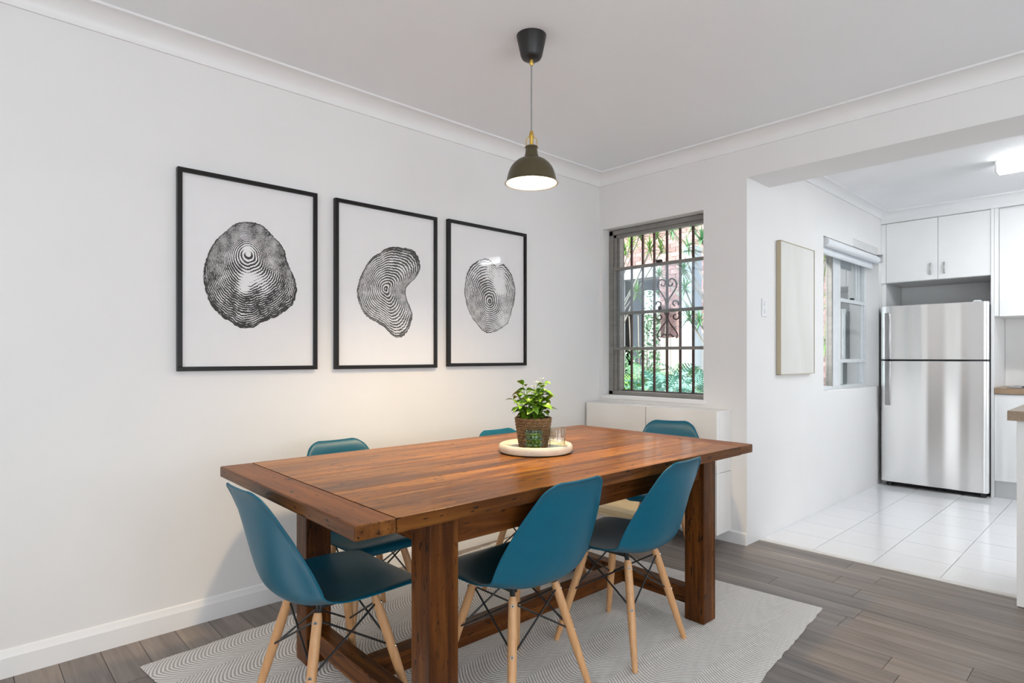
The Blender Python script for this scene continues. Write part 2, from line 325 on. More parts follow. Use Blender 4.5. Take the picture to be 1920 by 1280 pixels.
# tree-ring print: rings follow the "ring" UV layer (u = pith-to-bark 0..1), ink density in the "ink" attribute
def print_mat(name, nrings, tone, seed, power=1.25):
    m, nt, b = new_mat(name)
    uv = N(nt, 'ShaderNodeUVMap', uv_map='ring'); sp = N(nt, 'ShaderNodeSeparateXYZ'); nt.links.new(uv.outputs[0], sp.inputs[0])
    tc = N(nt, 'ShaderNodeTexCoord')
    def noise(scale, detail, off):
        ad = N(nt, 'ShaderNodeVectorMath', operation='ADD'); ad.inputs[1].default_value = (off, seed, 0); nt.links.new(tc.outputs['Object'], ad.inputs[0])
        n = N(nt, 'ShaderNodeTexNoise'); n.inputs['Scale'].default_value = scale; n.inputs['Detail'].default_value = detail; nt.links.new(ad.outputs[0], n.inputs['Vector']); return n.outputs['Fac']
    def mth(op, a, b_=None, c_=None):
        n = N(nt, 'ShaderNodeMath', operation=op)
        for i, v in enumerate((a, b_, c_)):
            if v is None: continue
            if isinstance(v, (int, float)): n.inputs[i].default_value = v
            else: nt.links.new(v, n.inputs[i])
        return n.outputs[0]
    r = mth('MULTIPLY_ADD', noise(5, 3, 0), .17, sp.outputs[0])
    r = mth('MULTIPLY_ADD', noise(30, 3, 3), .016, r)
    rr = mth('POWER', r, power)
    # dashes that run along and across the rings
    cm = N(nt, 'ShaderNodeCombineXYZ'); nt.links.new(mth('MULTIPLY', sp.outputs[0], 110), cm.inputs[0]); nt.links.new(mth('MULTIPLY', sp.outputs[1], 90), cm.inputs[1])
    nd = N(nt, 'ShaderNodeTexNoise'); nd.inputs['Scale'].default_value = 1; nd.inputs['Detail'].default_value = 3; nt.links.new(cm.outputs[0], nd.inputs['Vector'])
    s = mth('SINE', mth('MULTIPLY', rr, nrings * 2 * PI))
    at = N(nt, 'ShaderNodeAttribute', attribute_name='ink')
    v = mth('ADD', mth('MULTIPLY', s, .50), at.outputs['Fac'])
    v = mth('ADD', v, mth('MULTIPLY_ADD', nd.outputs['Fac'], 1.4, -.70))
    v = mth('ADD', v, mth('MULTIPLY_ADD', noise(210, 2, 5), 1.0, -.5))
    v = mth('ADD', v, mth('MULTIPLY_ADD', noise(22, 4, 8), 1.5, -.75))
    mr = N(nt, 'ShaderNodeMapRange'); mr.inputs[1].default_value = .30; mr.inputs[2].default_value = .58; nt.links.new(v, mr.inputs[0])
    mx = N(nt, 'ShaderNodeMix', data_type='RGBA'); mx.inputs[6].default_value = (.80, .79, .79, 1); mx.inputs[7].default_value = c4(tone)
    nt.links.new(mr.outputs[0], mx.inputs[0]); nt.links.new(mx.outputs[2], b.inputs['Base Color']); b.inputs['Roughness'].default_value = .6; b.inputs['Coat Weight'].default_value = .35; b.inputs['Coat Roughness'].default_value = .04
    return m

# ------------------------------------------------------------------ mesh helpers
class MB:
    def __init__(s): s.v = []; s.f = []
    def add(s, vs, fs):
        o = len(s.v); s.v += [tuple(p) for p in vs]; s.f += [tuple(i + o for i in f) for f in fs]; return s
    def box(s, a, b, mtx=None):
        x0, y0, z0 = a; x1, y1, z1 = b
        vs = [Vector(p) for p in ((x0, y0, z0), (x1, y0, z0), (x1, y1, z0), (x0, y1, z0), (x0, y0, z1), (x1, y0, z1), (x1, y1, z1), (x0, y1, z1))]
        if mtx: vs = [mtx @ p for p in vs]
        return s.add(vs, [(0, 3, 2, 1), (4, 5, 6, 7), (0, 1, 5, 4), (1, 2, 6, 5), (2, 3, 7, 6), (3, 0, 4, 7)])
    def tube(s, pts, rad, n=8, cap=True):
        pts = [Vector(p) for p in pts]
        rs = rad if isinstance(rad, (list, tuple)) else [rad] * len(pts)
        rings = []; up = None
        for i, p in enumerate(pts):
            d = (pts[min(i + 1, len(pts) - 1)] - pts[max(i - 1, 0)]).normalized()
            if up is None:
                up = Vector((0, 0, 1)) if abs(d.z) < .9 else Vector((1, 0, 0))
            a = d.cross(up)
            if a.length < 1e-5: a = d.cross(Vector((0, 1, 0)))
            a.normalize(); b = a.cross(d).normalized(); up = b
            rings.append([p + (a * math.cos(t) + b * math.sin(t)) * rs[i] for t in [2 * PI * k / n for k in range(n)]])
        o = len(s.v)
        for r in rings: s.v += [tuple(q) for q in r]
        for i in range(len(rings) - 1):
            for k in range(n):
                k2 = (k + 1) % n
                s.f.append((o + i * n + k, o + (i + 1) * n + k, o + (i + 1) * n + k2, o + i * n + k2))
        if cap:
            s.f.append(tuple(o + k for k in range(n)))
            s.f.append(tuple(o + (len(rings) - 1) * n + k for k in reversed(range(n))))
        return s
    def lathe(s, prof, n=32, c=(0, 0, 0), closed=False):
        o = len(s.v)
        for (r, z) in prof:
            for k in range(n):
                t = 2 * PI * k / n; s.v.append((c[0] + r * math.cos(t), c[1] + r * math.sin(t), c[2] + z))
        m = len(prof)
        for i in range(m if closed else m - 1):
            j = (i + 1) % m
            for k in range(n):
                k2 = (k + 1) % n
                s.f.append((o + i * n + k, o + i * n + k2, o + j * n + k2, o + j * n + k))
        if not closed:
            if prof[0][0] > 1e-6: s.f.append(tuple(o + k for k in reversed(range(n))))
            if prof[-1][0] > 1e-6: s.f.append(tuple(o + (m - 1) * n + k for k in range(n)))
        return s
    def prism(s, poly, f, a, b):
        """poly: list of 2D points; f(p2, t) -> 3D point; extruded from a to b."""
        n = len(poly); o = len(s.v)
        s.v += [tuple(f(p, a)) for p in poly] + [tuple(f(p, b)) for p in poly]
        for k in range(n):
            k2 = (k + 1) % n; s.f.append((o + k, o + k2, o + n + k2, o + n + k))
        s.f.append(tuple(o + k for k in reversed(range(n)))); s.f.append(tuple(o + n + k for k in range(n)))
        return s
    def mesh(s, name, smooth=None):
        me = bpy.data.meshes.new(name); me.from_pydata(s.v, [], s.f); me.validate(); 
        import bmesh
        bm = bmesh.new(); bm.from_mesh(me); bmesh.ops.recalc_face_normals(bm, faces=bm.faces); bm.to_mesh(me); bm.free()
        if smooth is not None:
            me.shade_smooth()
            if smooth < 180: me.set_sharp_from_angle(angle=math.radians(smooth))
        return me

def link(name, me, m, parent=None, bevel=0, seg=2, loc=None):
    o = bpy.data.objects.new(name, me)
    if m is not None and len(me.materials) == 0: me.materials.append(M[m] if isinstance(m, str) else m)
    COL.objects.link(o)
    if parent is not None: o.parent = parent
    if loc is not None: o.location = loc
    if bevel:
        b = o.modifiers.new('bevel', 'BEVEL'); b.width = bevel; b.segments = seg; b.limit_method = 'ANGLE'; b.angle_limit = math.radians(40)
    return o
def build(name, mb, m, parent=None, bevel=0, smooth=None, loc=None, seg=2):
    return link(name, mb.mesh(name, smooth), m, parent, bevel, seg, loc)
def boxo(name, a, b, m, parent=None, bevel=0, loc=None):
    a2 = tuple(min(p, q) for p, q in zip(a, b)); b2 = tuple(max(p, q) for p, q in zip(a, b))
    return build(name, MB().box(a2, b2), m, parent, bevel, loc=loc)
def tag(o, label, cat, group=None):
    o['label'] = label; o['category'] = cat
    if group: o['group'] = group
    return o
def thing(name, label, cat, loc=(0, 0, 0), rotz=0, group=None):
    o = bpy.data.objects.new(name, None); o.empty_display_size = .05; COL.objects.link(o)
    o.location = loc; o.rotation_euler = (0, 0, rotz); return tag(o, label, cat, group)
def struct(o): o['kind'] = 'structure'; return o
def stuff(o): o['kind'] = 'stuff'; return o
def dup_tree(root, parent=None):
    c = root.copy(); COL.objects.link(c)
    if parent is not None: c.parent = parent
    for ch in list(root.children): dup_tree(ch, c)
    return c

# ------------------------------------------------------------------ the room
XW, YB, XK = -2.855, 3.586, -1.699       # left wall, window wall, kitchen's left wall
ZC, ZK = 2.54, 2.50                      # ceilings
XR, YF, YKB = 2.60, -2.80, 6.85          # right wall, wall behind the camera, kitchen back wall
YT = 3.757                               # timber floor ends, tiles begin
ZH = 2.282                               # underside of the header beam
TH = .24

def wall_with_hole(name, m, axis, p0, p1, u0, u1, z0, z1, holes):
    """wall slab between p0 and p1 on 'axis'; spans u0..u1; holes = [(ua,ub,za,zb)]"""
    mb = MB(); us = sorted({u0, u1, *[h[0] for h in holes], *[h[1] for h in holes]}); zs = sorted({z0, z1, *[h[2] for h in holes], *[h[3] for h in holes]})
    for i in range(len(us) - 1):
        for j in range(len(zs) - 1):
            cu, cz = (us[i] + us[i + 1]) / 2, (zs[j] + zs[j + 1]) / 2
            if any(h[0] < cu < h[1] and h[2] < cz < h[3] for h in holes): continue
            if axis == 'x': mb.box((p0, us[i], zs[j]), (p1, us[i + 1], zs[j + 1]))
            else: mb.box((us[i], p0, zs[j]), (us[i + 1], p1, zs[j + 1]))
    # weld the cells so that the wall is one skin
    me = mb.mesh(name)
    import bmesh
    bm = bmesh.new(); bm.from_mesh(me); bmesh.ops.remove_doubles(bm, verts=bm.verts, dist=1e-5)
    seen = {}
    for f in bm.faces: seen.setdefault(tuple(sorted(v.index for v in f.verts)), []).append(f)
    bmesh.ops.delete(bm, geom=[f for fs in seen.values() if len(fs) > 1 for f in fs], context='FACES')
    bm.to_mesh(me); bm.free()
    return struct(link(name, me, m))

W1 = (-2.827, -1.992, .878, 2.133)       # window 1 opening in the window wall: x, z
W2 = (4.862, 6.232, .900, 2.100)         # window 2 opening in the kitchen's left wall: y, z
boxw = wall_with_hole('wall_left', 'wall', 'x', XW - TH, XW, YF - TH, YB + TH, -.1, 2.7, [(-2.3, -.85, .25, 2.2)])  # unseen opening, added to give the fridge doors a bright reflected band
wall_with_hole('wall_back', 'wall', 'y', YB, YB + TH, XW, XK, -.1, 2.7, [W1])
wall_with_hole('wall_kitchen_left', 'wall', 'x', XK - TH, XK, YB + TH, YKB, -.1, 2.7, [W2])
wall_with_hole('wall_kitchen_back', 'wallk', 'y', YKB, YKB + TH, XK - TH, XR + TH, -.1, 2.7, [])
wall_with_hole('wall_right', 'wall', 'x', XR, XR + TH, YF - TH, YKB, -.1, 2.7, [(-.9, 2.1, .08, 2.2), (4.3, 6.3, .95, 2.1)])
wall_with_hole('wall_front', 'wall', 'y', YF - TH, YF, XW, XR, -.1, 2.7, [(.25, 2.25, .06, 2.3)])
# the white reveal of the pillar's kitchen side is painted like the kitchen wall; header beam over the opening
struct(boxo('wall_header', (XK, YB, ZH), (XR, YB + .325, 2.7), 'wall'))
struct(boxo('ceiling', (XW, YF, ZC), (XR, YB, 2.68), 'ceil'))
struct(boxo('ceiling_kitchen', (XK, YB + .325, ZK), (XR, YKB, 2.68), 'ceilk'))
# cove cornices (concave plaster profile)
def cove(d, h, lip=.010):
    pts = [(0, 0), (0, -h), (lip, -h), (lip, -h + lip * .6)]
    for k in range(1, 9):
        t = k / 9 * PI / 2
        pts.append((lip + (d - 2 * lip) * (1 - math.cos(t)), -h + lip * .6 + (h - lip * 1.6) * math.sin(t)))
    pts += [(d - lip, -lip), (d, -lip), (d, 0)]
    return pts
struct(build('trim_1', MB().prism(cove(.098, .082), lambda p, t: (XW + p[0], t, ZC + p[1]), YF, YB), 'trim', smooth=25))
struct(build('trim_2', MB().prism(cove(.098, .082), lambda p, t: (t, YB - p[0], ZC + p[1]), XW, XR), 'trim', smooth=25))
struct(build('trim_3', MB().prism(cove(.075, .055), lambda p, t: (XK + p[0], t, ZK + p[1]), YB + .325, YKB), 'wallk', smooth=25))
# floor with planks
YP0, XP1 = -.77, 1.40
fl = struct(boxo('floor', (XW, YF, -.10), (XR, YT, -.002), 'floor_joint'))
PW, g = .1321, .0010
row = 0; y = .291 - 8 * PW
while y < YT - .01:
    y1 = min(y + PW, YT); x = XW - rnd.uniform(0, 1.1)
    while x < XP1:
        xa, xb = max(x, XW), min(x + 1.22, XP1)
        if xb - xa > .03:
            cx, cy = (xa + xb) / 2, (y + y1) / 2
            mb = MB().box((xa - cx + g, y - cy + g, -.012), (xb - cx - g, y1 - cy - g, 0))
            build('plank', mb, 'plank', fl, loc=(cx, cy, 0))
        x += 1.22
    y = y1; row += 1
stuff(boxo('plank', (XW, YF, -.012), (XR, .291 - 8 * PW - g, 0), 'plank', fl))
stuff(boxo('plank', (XP1, .291 - 8 * PW, -.012), (XR, YT - .13, 0), 'plank', fl))
# kitchen tiles
tf = struct(boxo('floor_kitchen', (XK, YT + .001, -.10), (XR, YKB, -.004), 'grout'))
boxo('threshold', (XK, YT, -.02), (XR, YT + .045, .003), 'threshold', tf, bevel=.003)
xs = [XK] + [-1.388 + .3188 * k for k in range(0, 9)]
ys = [YT + .046] + [4.0914 + .3137 * k for k in range(0, 9)]
xs = [x for x in xs if x < 1.2]; ys = [y for y in ys if y < YKB] + [YKB]
for i in range(len(xs) - 1):
    for j in range(len(ys) - 1):
        cx, cy = (xs[i] + xs[i + 1]) / 2, (ys[j] + ys[j + 1]) / 2; hx, hy = (xs[i + 1] - xs[i]) / 2 - .0017, (ys[j + 1] - ys[j]) / 2 - .0014
        build('tile', MB().box((-hx, -hy, -.010), (hx, hy, .001 + rnd.uniform(-.0003, .0003))), 'tile', tf, loc=(cx, cy, 0))
stuff(boxo('tile', (xs[-1] + .002, YT + .046, -.010), (XR, YKB, .001), 'tile', tf))
# skirting
def skirt(t): return [(0, 0), (t, 0), (t, .072), (t * .75, .083), (.006, .098), (0, .102)]
struct(build('baseboard_left', MB().prism(skirt(.013), lambda p, t: (XW + p[0], t, p[1]), YF, YB), 'trim'))
struct(build('baseboard_back', MB().prism([(0, 0), (.012, 0), (.012, .07), (.004, .078), (0, .078)], lambda p, t: (t, YB - p[0], p[1]), XW, XK), 'trim'))

# ------------------------------------------------------------------ window 1 (sliding sashes in a deep reveal)
YG = YB + .08
wn = struct(boxo('window_1', (-2.820, YG, 2.095), (-1.992, YG + .075, 2.128), 'alu'))
def wpart(name, a, b, m='alu', bev=.002, par=None): return boxo(name, a, b, m, par or wn, bev)
wpart('head_rail', (-2.80, YG + .012, 2.072), (-1.992, YG + .06, 2.096))
wpart('jamb', (-2.826, YG, .885), (-2.788, YG + .075, 2.128))
wpart('jamb', (-2.788, YG + .012, .90), (-2.762, YG + .07, 2.10))
wpart('jamb', (-2.762, YG + .026, .90), (-2.742, YG + .07, 2.09))
wpart('jamb', (-2.012, YG, .885), (-1.993, YG + .075, 2.128))
wpart('bottom_rail', (-2.826, YG, .884), (-1.992, YG + .05, .912))
wpart('bottom_rail', (-2.80, YG + .05, .89), (-1.992, YG + .075, .918), 'dark')
for nm, z, yo, x0 in (('sash_rail', 1.833, .0, -2.785), ('sash_rail', 1.500, .034, -2.765), ('sash_rail', 1.231, .0, -2.785)):
    r = wpart(nm, (x0, YG + yo, z - .011), (-2.0, YG + yo + .028, z + .011))
    wpart('bead', (x0, YG + yo - .003, z - .003), (-2.0, YG + yo + .002, z + .003), 'alu', .001, r)
# stiles of the two sashes
wpart('stile', (-2.785, YG + .002, 1.231), (-2.765, YG + .026, 1.833))
wpart('stile', (-2.762, YG + .036, 1.500), (-2.744, YG + .060, 1.833))
wpart('pane', (-2.77, YG + .012, 1.236), (-2.01, YG + .016, 1.828), 'glass_clear', 0)
wpart('pane', (-2.75, YG + .046, 1.505), (-2.01, YG + .050, 1.828), 'glass_hazy', 0)
p = at_y(1236, 488, YG)
wpart('latch', (p.x - .022, YG - .012, 1.842), (p.x + .022, YG + .012, 1.862), 'dark', .004)
p = at_y(1237, 575, YG + .03)
wpart('latch', (p.x - .010, YG + .02, 1.508), (p.x + .010, YG + .04, 1.532), 'dark', .003)
struct(boxo('trim_4', (W1[0], YB - .012, .858), (W1[1] + .02, YB + .10, .884), 'trim', bevel=.004))
# plinth below the sill
# ------------------------------------------------------------------ security grille outside window 1
YGR = YB + .19
gr = thing('security_grille', 'rusty brown iron security grille with scrollwork outside the dining room window', 'grille', (-2.4, YGR, .9))
def gobj(name, mb, m='rust', smooth=None):
    o = build(name, mb, m, None, smooth=smooth); o.parent = gr; o.matrix_parent_inverse = Matrix.Translation((2.4, -YGR, -.9)); return o
for px in (1184.7, 1205.5, 1227, 1250.9, 1275.6, 1300):
    x = at_y(px, 560, YGR).x
    gobj('bar', MB().box((x - .007, YGR - .007, .905), (x + .007, YGR + .007, 2.15)))
gobj('post', MB().box((-2.815, YGR - .012, .90), (-2.778, YGR + .02, 2.15)))
gobj('bottom_rail', MB().box((-2.82, YGR - .008, .898), (-1.99, YGR + .010, .918)))
gobj('top_rail', MB().box((-2.82, YGR - .008, 2.10), (-1.99, YGR + .010, 2.125)))
def zr(x, y): return (1140 + x / 9.847, 520 + y / 9.847)
SCR = [
 [(975, 125), (1000, 155), (1040, 150), (1062, 100), (1040, 55), (985, 40), (940, 75), (920, 150), (940, 220), (1000, 310), (1050, 400), (1075, 480), (1078, 560)],
 [(1195, 105), (1175, 150), (1135, 155), (1112, 110), (1130, 50), (1180, 22), (1235, 50), (1270, 120), (1255, 190), (1190, 300), (1130, 390), (1105, 480), (1102, 560)],
 [(890, 500), (900, 455), (935, 445), (970, 465), (980, 500), (960, 535)],
 [(1235, 525), (1200, 490), (1205, 450), (1245, 430), (1290, 450), (1298, 510)],
 [(960, 685), (985, 715), (980, 760), (940, 785), (900, 765), (880, 715), (890, 660)],
 [(1250, 675), (1215, 700), (1210, 745), (1245, 772), (1290, 760), (1312, 710), (1300, 640)],
 [(1030, 630), (1065, 690), (1075, 760), (1050, 840), (990, 920), (935, 1000), (910, 1070), (925, 1130), (965, 1165)],
 [(1130, 650), (1112, 700), (1112, 770), (1150, 850), (1210, 930), (1265, 1010), (1280, 1070), (1260, 1120)],
 [(985, 1095), (1010, 1055), (1045, 1048), (1075, 1075)],
 [(1115, 1070), (1150, 1050), (1185, 1075), (1215, 1095)]]
def smooth_path(pts, k=5):
    out = []
    for i in range(len(pts) - 1):
        p0, p1, p2, p3 = pts[max(i - 1, 0)], pts[i], pts[i + 1], pts[min(i + 2, len(pts) - 1)]
        for j in range(k):
            t = j / k
            out.append(tuple(.5 * ((2 * b) + (-a + c) * t + (2 * a - 5 * b + 4 * c - d) * t * t + (-a + 3 * b - 3 * c + d) * t ** 3) for a, b, c, d in zip(p0, p1, p2, p3)))
    return out + [pts[-1]]
for pth in SCR:
    gobj('scroll', MB().tube([at_y(*zr(*q), YGR - .012) for q in smooth_path(pth)], .0052, 6), smooth=60)

# ------------------------------------------------------------------ window 2 in the kitchen's left wall
XG = XK - .105
w2 = struct(boxo('window_2', (XG - .05, W2[0], 2.07), (XG, W2[1], 2.10), 'alu_white'))
def w2p(name, y0, y1, z0, z1, m='alu_white', d0=0, d1=.05, bev=.002): return boxo(name, (XG - d1, y0, z0), (XG - d0, y1, z1), m, w2, bev)
w2p('sill_rail', W2[0], W2[1], .90, .925)
w2p('jamb', W2[0], W2[0] + .03, .92, 2.08)
w2p('jamb', 6.185, W2[1], .92, 2.08)
w2p('mullion', 5.37, 5.545, .92, 2.08, 'alu_white', -.004, .05)
w2p('mullion', 5.35, 5.372, .92, 2.08, 'alu', .0, .05)
w2p('stile', 5.13, 5.15, .92, 2.08, 'alu', .02, .05)
for z in (1.66, 1.135):
    w2p('sash_rail', 5.545, 6.185, z - .015, z + .015, 'alu_white', -.006, .03)
w2p('sash_rail', 5.545, 6.13, 1.40, 1.418, 'alu_white', .03, .05)
for y0 in (5.99, 6.06): w2p('stile', y0, y0 + .018, 1.67, 2.07, 'alu_white', .01, .04)
w2p('stile', 6.13, 6.15, .93, 1.65, 'alu_white', .005, .03)
w2p('pane', 5.545, 6.185, 1.66, 2.07, 'glass_grey', .022, .026, 0)
w2p('pane', 5.545, 6.185, 1.135, 1.66, 'glass_grey', .016, .020, 0)
w2p('pane', 5.545, 6.185, .925, 1.135, 'glass_grey', .028, .032, 0)
w2p('pane', W2[0] + .03, 5.35, .92, 2.08, 'glass_clear', .03, .034, 0)
w2p('latch', 5.80, 5.86, 1.677, 1.69, 'dark', -.016, .004)
# roller blind with its bracket, rolled up over the window
bl = thing('roller_blind', 'white roller blind rolled up over the kitchen window', 'blind', (XK + .02, 5.5, 2.06))
def blp(name, mb, m, smooth=None):
    o = build(name, mb, m, None, smooth=smooth); o.parent = bl; o.matrix_parent_inverse = Matrix.Translation((-(XK + .02), -5.5, -2.06)); return o
YL0, YL1 = 4.90, 6.19
xb = XK - .006
blp('fabric_roll', MB().tube([(xb, YL0, 2.058), (xb, YL1, 2.058)], .034, 20), 'blind', 40)
blp('fabric_hem', MB().box((xb - .034, YL0, 1.985), (xb - .031, YL1, 2.06)), 'blind')
blp('bottom_bar', MB().tube([(xb - .033, YL0, 1.985), (xb - .033, YL1 - .03, 1.985)], .011, 10), 'alu_white', 40)
blp('bracket', MB().box((XK, YL1 + .002, 2.03), (XK + .045, YL1 + .007, 2.10)).box((XK, YL1 - .035, 2.098), (XK + .045, YL1 + .007, 2.103)), 'chrome')
blp('spindle', MB().tube([(xb, YL1, 2.058), (xb, YL1 + .014, 2.058)], .012, 12), 'dark', 40)
vt = thing('wall_vent', 'white louvred wall vent above the kitchen roller blind', 'vent', (XK, 5.85, 2.135))
boxo('backing', (-.001, -.33, -.035), (.004, .33, .035), 'wallk', vt)
for k in range(5): boxo('slat', (.004, -.32, -.03 + k * .014), (.010, .32, -.023 + k * .014), 'wallk', vt)

# ------------------------------------------------------------------ framed tree-ring prints on the left wall
XF = XW + .025
def frame_art(y0, y1, z0, z1, label, outline, pith, nr, nrings, tone, inkfn, seed):
    t = thing('framed_print', label, 'picture', (XW, (y0 + y1) / 2, (z0 + z1) / 2), 0, 'framed tree ring prints on the wall')
    hy, hz = (y1 - y0) / 2, (z1 - z0) / 2; fw = .019
    prof = [('rail', (-hy, hz - fw), (hy, hz)), ('rail', (-hy, -hz), (hy, -hz + fw)), ('stile', (-hy, -hz + fw), (-hy + fw, hz - fw)), ('stile', (hy - fw, -hz + fw), (hy, hz - fw))]
    for nme, a, b in prof: boxo(nme, (.001, a[0], a[1]), (.027, b[0], b[1]), 'frame_black', t, .0012)
    boxo('backing_board', (.0015, -hy + fw, -hz + fw), (.014, hy - fw, hz - fw), 'paper', t)
    # the print itself: a polar sheet from the pith to the traced bark line
    XP = XW + .0147
    P = at_x(*pith, XP); pts = [at_x(*q, XP) for q in outline]
    ang = sorted([(math.atan2(q.z - P.z, q.y - P.y), (q - P).length) for q in pts])
    NT, NR = 180, nr
    def rad(a):
        ext = [(x - 2 * PI, r) for x, r in ang] + ang + [(x + 2 * PI, r) for x, r in ang]
        for i in range(len(ext) - 1):
            if ext[i][0] <= a <= ext[i + 1][0]:
                k = (a - ext[i][0]) / max(1e-6, ext[i + 1][0] - ext[i][0]); return ext[i][1] * (1 - k) + ext[i + 1][1] * k
        return ang[0][1]
    R = [rad(-PI + 2 * PI * k / NT) for k in range(NT)]
    for _ in range(1): R = [(R[k - 1] + 2 * R[k] + R[(k + 1) % NT]) / 4 for k in range(NT)]
    r2 = random.Random(seed)
    Rb = [x * (1 + r2.uniform(-.012, .012)) for x in R]
    mean = sum(R) / NT
    vs, fs, us, ink = [(0, 0, 0)], [], [(0, 0)], [inkfn(0, P.y, P.z)]
    for i in range(1, NR + 1):
        f = i / NR
        for k in range(NT):
            a = -PI + 2 * PI * k / NT
            # rings are round near the pith and take the bark's shape outwards
            rr = f * ((1 - f) * (mean * .55 + .45 * Rb[k]) + f * Rb[k]) if f < 1 else Rb[k]
            yv, zv = rr * math.cos(a), rr * math.sin(a)
            vs.append((0, yv, zv)); us.append((f, k / NT)); ink.append(inkfn(f, P.y + yv, P.z + zv))
    for k in range(NT): fs.append((0, 1 + k, 1 + (k + 1) % NT))
    for i in range(NR - 1):
        for k in range(NT):
            k2 = (k + 1) % NT; fs.append((1 + i * NT + k, 1 + (i + 1) * NT + k, 1 + (i + 1) * NT + k2, 1 + i * NT + k2))
    me = bpy.data.meshes.new('ring_print'); me.from_pydata(vs, [], fs)
    uvl = me.uv_layers.new(name='ring')
    for lp in me.loops: uvl.data[lp.index].uv = us[lp.vertex_index]
    at = me.attributes.new('ink', 'FLOAT', 'POINT'); at.data.foreach_set('value', ink)
    o = link('ring_print', me, print_mat('tree_ring_print', nrings, tone, seed, 1.65 if seed == 3 else 1.25), t)
    o.location = (.0147, P.y - t.location.y, P.z - t.location.z)
    boxo('glass_pane', (.0165, -hy + fw * .8, -hz + fw * .8), (.0175, hy - fw * .8, hz - fw * .8), 'glass_frame', t)
    return t
def za(x, y): return (370 + x / 5.565, 400 + y / 5.565)
O1 = [za(*q) for q in ((500, 88), (400, 105), (310, 180), (235, 240), (165, 320), (110, 430), (75, 550), (62, 640), (75, 750), (100, 860), (150, 960), (230, 1050), (320, 1120), (400, 1165), (460, 1205), (530, 1195), (600, 1195), (640, 1140), (700, 1120), (800, 1085), (900, 1030), (970, 980), (1020, 900), (1040, 800), (1025, 700), (970, 590), (930, 480), (915, 400), (870, 320), (800, 250), (740, 180), (670, 120), (590, 95))]
def zb(x, y): return (660 + x / 6.564, 450 + y / 6.564)
O2 = [zb(*q) for q in ((460, 85), (400, 115), (330, 165), (250, 215), (190, 290), (130, 400), (85, 520), (62, 620), (70, 720), (110, 830), (160, 920), (230, 970), (310, 1010), (400, 1075), (450, 1130), (500, 1180), (560, 1205), (620, 1195), (690, 1110), (735, 1000), (745, 920), (715, 820), (675, 740), (655, 650), (665, 590), (700, 540), (760, 490), (810, 430), (845, 320), (820, 210), (770, 140), (710, 100), (620, 98), (540, 85))]
def zc(x, y): return (860 + x / 7.758, 470 + y / 7.758)
O3 = [zc(*q) for q in ((400, 110), (330, 130), (240, 165), (170, 225), (120, 320), (95, 450), (82, 580), (100, 710), (130, 840), (180, 950), (250, 1050), (320, 1130), (390, 1190), (460, 1200), (560, 1165), (640, 1120), (700, 1080), (740, 980), (780, 850), (815, 700), (825, 570), (800, 440), (770, 340), (715, 250), (660, 195), (600, 180), (560, 205), (548, 300), (530, 205), (480, 150), (440, 112))]
def blob(y, z, u, v, r, k):
    c = at_x(u, v, XW + .0147); d = math.hypot(y - c.y, (z - c.z)) / r
    return -k * math.exp(-d * d)
def ink1(f, y, z):
    v = .50 + .34 * f ** 1.6 + (.25 if f > .95 else 0)
    v += blob(y, z, *za(530, 680), .030, 1.1) + blob(y, z, *za(490, 780), .026, 1.0) + blob(y, z, *za(640, 680), .034, .6) + blob(y, z, *za(525, 380), .022, 1.0) + blob(y, z, *za(700, 780), .03, .5)
    v += -blob(y, z, *za(640, 860), .07, .25)
    return v
def ink2(f, y, z):
    v = .44 + .10 * f + (.45 if f > .93 else 0) - blob(y, z, *zb(470, 430), .03, .25) - blob(y, z, *zb(680, 180), .06, .2) - blob(y, z, *zb(500, 750), .07, .15)
    return v
def ink3(f, y, z):
    v = .50 - .08 * f + (.35 if f > .955 else 0) + blob(y, z, *zc(560, 400), .06, .8) + blob(y, z, *zc(600, 560), .05, .7) + blob(y, z, *zc(660, 1000), .06, .5) + blob(y, z, *zc(430, 250), .06, .35)
    v += -blob(y, z, *zc(400, 560), .09, .25)
    return v
frame_art(.696, 1.3225, 1.108, 1.984, 'largest looking black framed print of a broad round tree slice with an off-centre pith', O1, za(530, 420), 60, 23, (.022, .018, .016), ink1, 3)
frame_art(1.4185, 2.055, 1.107, 1.982, 'black framed print of a kidney shaped tree slice, middle of three', O2, zb(410, 600), 54, 15, (.045, .038, .030), ink2, 5)
frame_art(2.135, 2.785, 1.1125, 1.988, 'black framed print of an egg shaped tree slice with a notch at its top', O3, zc(450, 735), 54, 15, (.06, .053, .050), ink3, 9)

# pale canvas picture and the light switch on the kitchen's left wall
cv = thing('canvas_picture', 'pale blank looking canvas in a thin oak frame beside the kitchen window', 'picture', (XK, 4.305, 1.498))
hy, hz = .294, .449
boxo('canvas', (.004, -hy + .004, -hz + .004), (.027, hy - .004, hz - .004), 'canvas', cv)
for nme, a, b in (('frame_rail', (-hy, hz - .004), (hy, hz)), ('frame_rail', (-hy, -hz), (hy, -hz + .004)), ('frame_stile', (-hy, -hz), (-hy + .004, hz)), ('frame_stile', (hy - .004, -hz), (hy, hz))):
    boxo(nme, (.002, a[0], a[1]), (.032, b[0], b[1]), 'canvas_frame', cv, .0005)
sw = thing('light_switch', 'white vertical wall switch near the opening to the kitchen', 'switch', (XK, 3.825, 1.488))
boxo('plate', (0, -.036, -.058), (.007, .036, .058), 'plast', sw, .003)
boxo('rocker', (.007, -.011, .012), (.012, .011, .040), 'plast', sw, .002)
boxo('rocker', (.007, -.011, -.040), (.012, .011, -.012), 'plast', sw, .002)

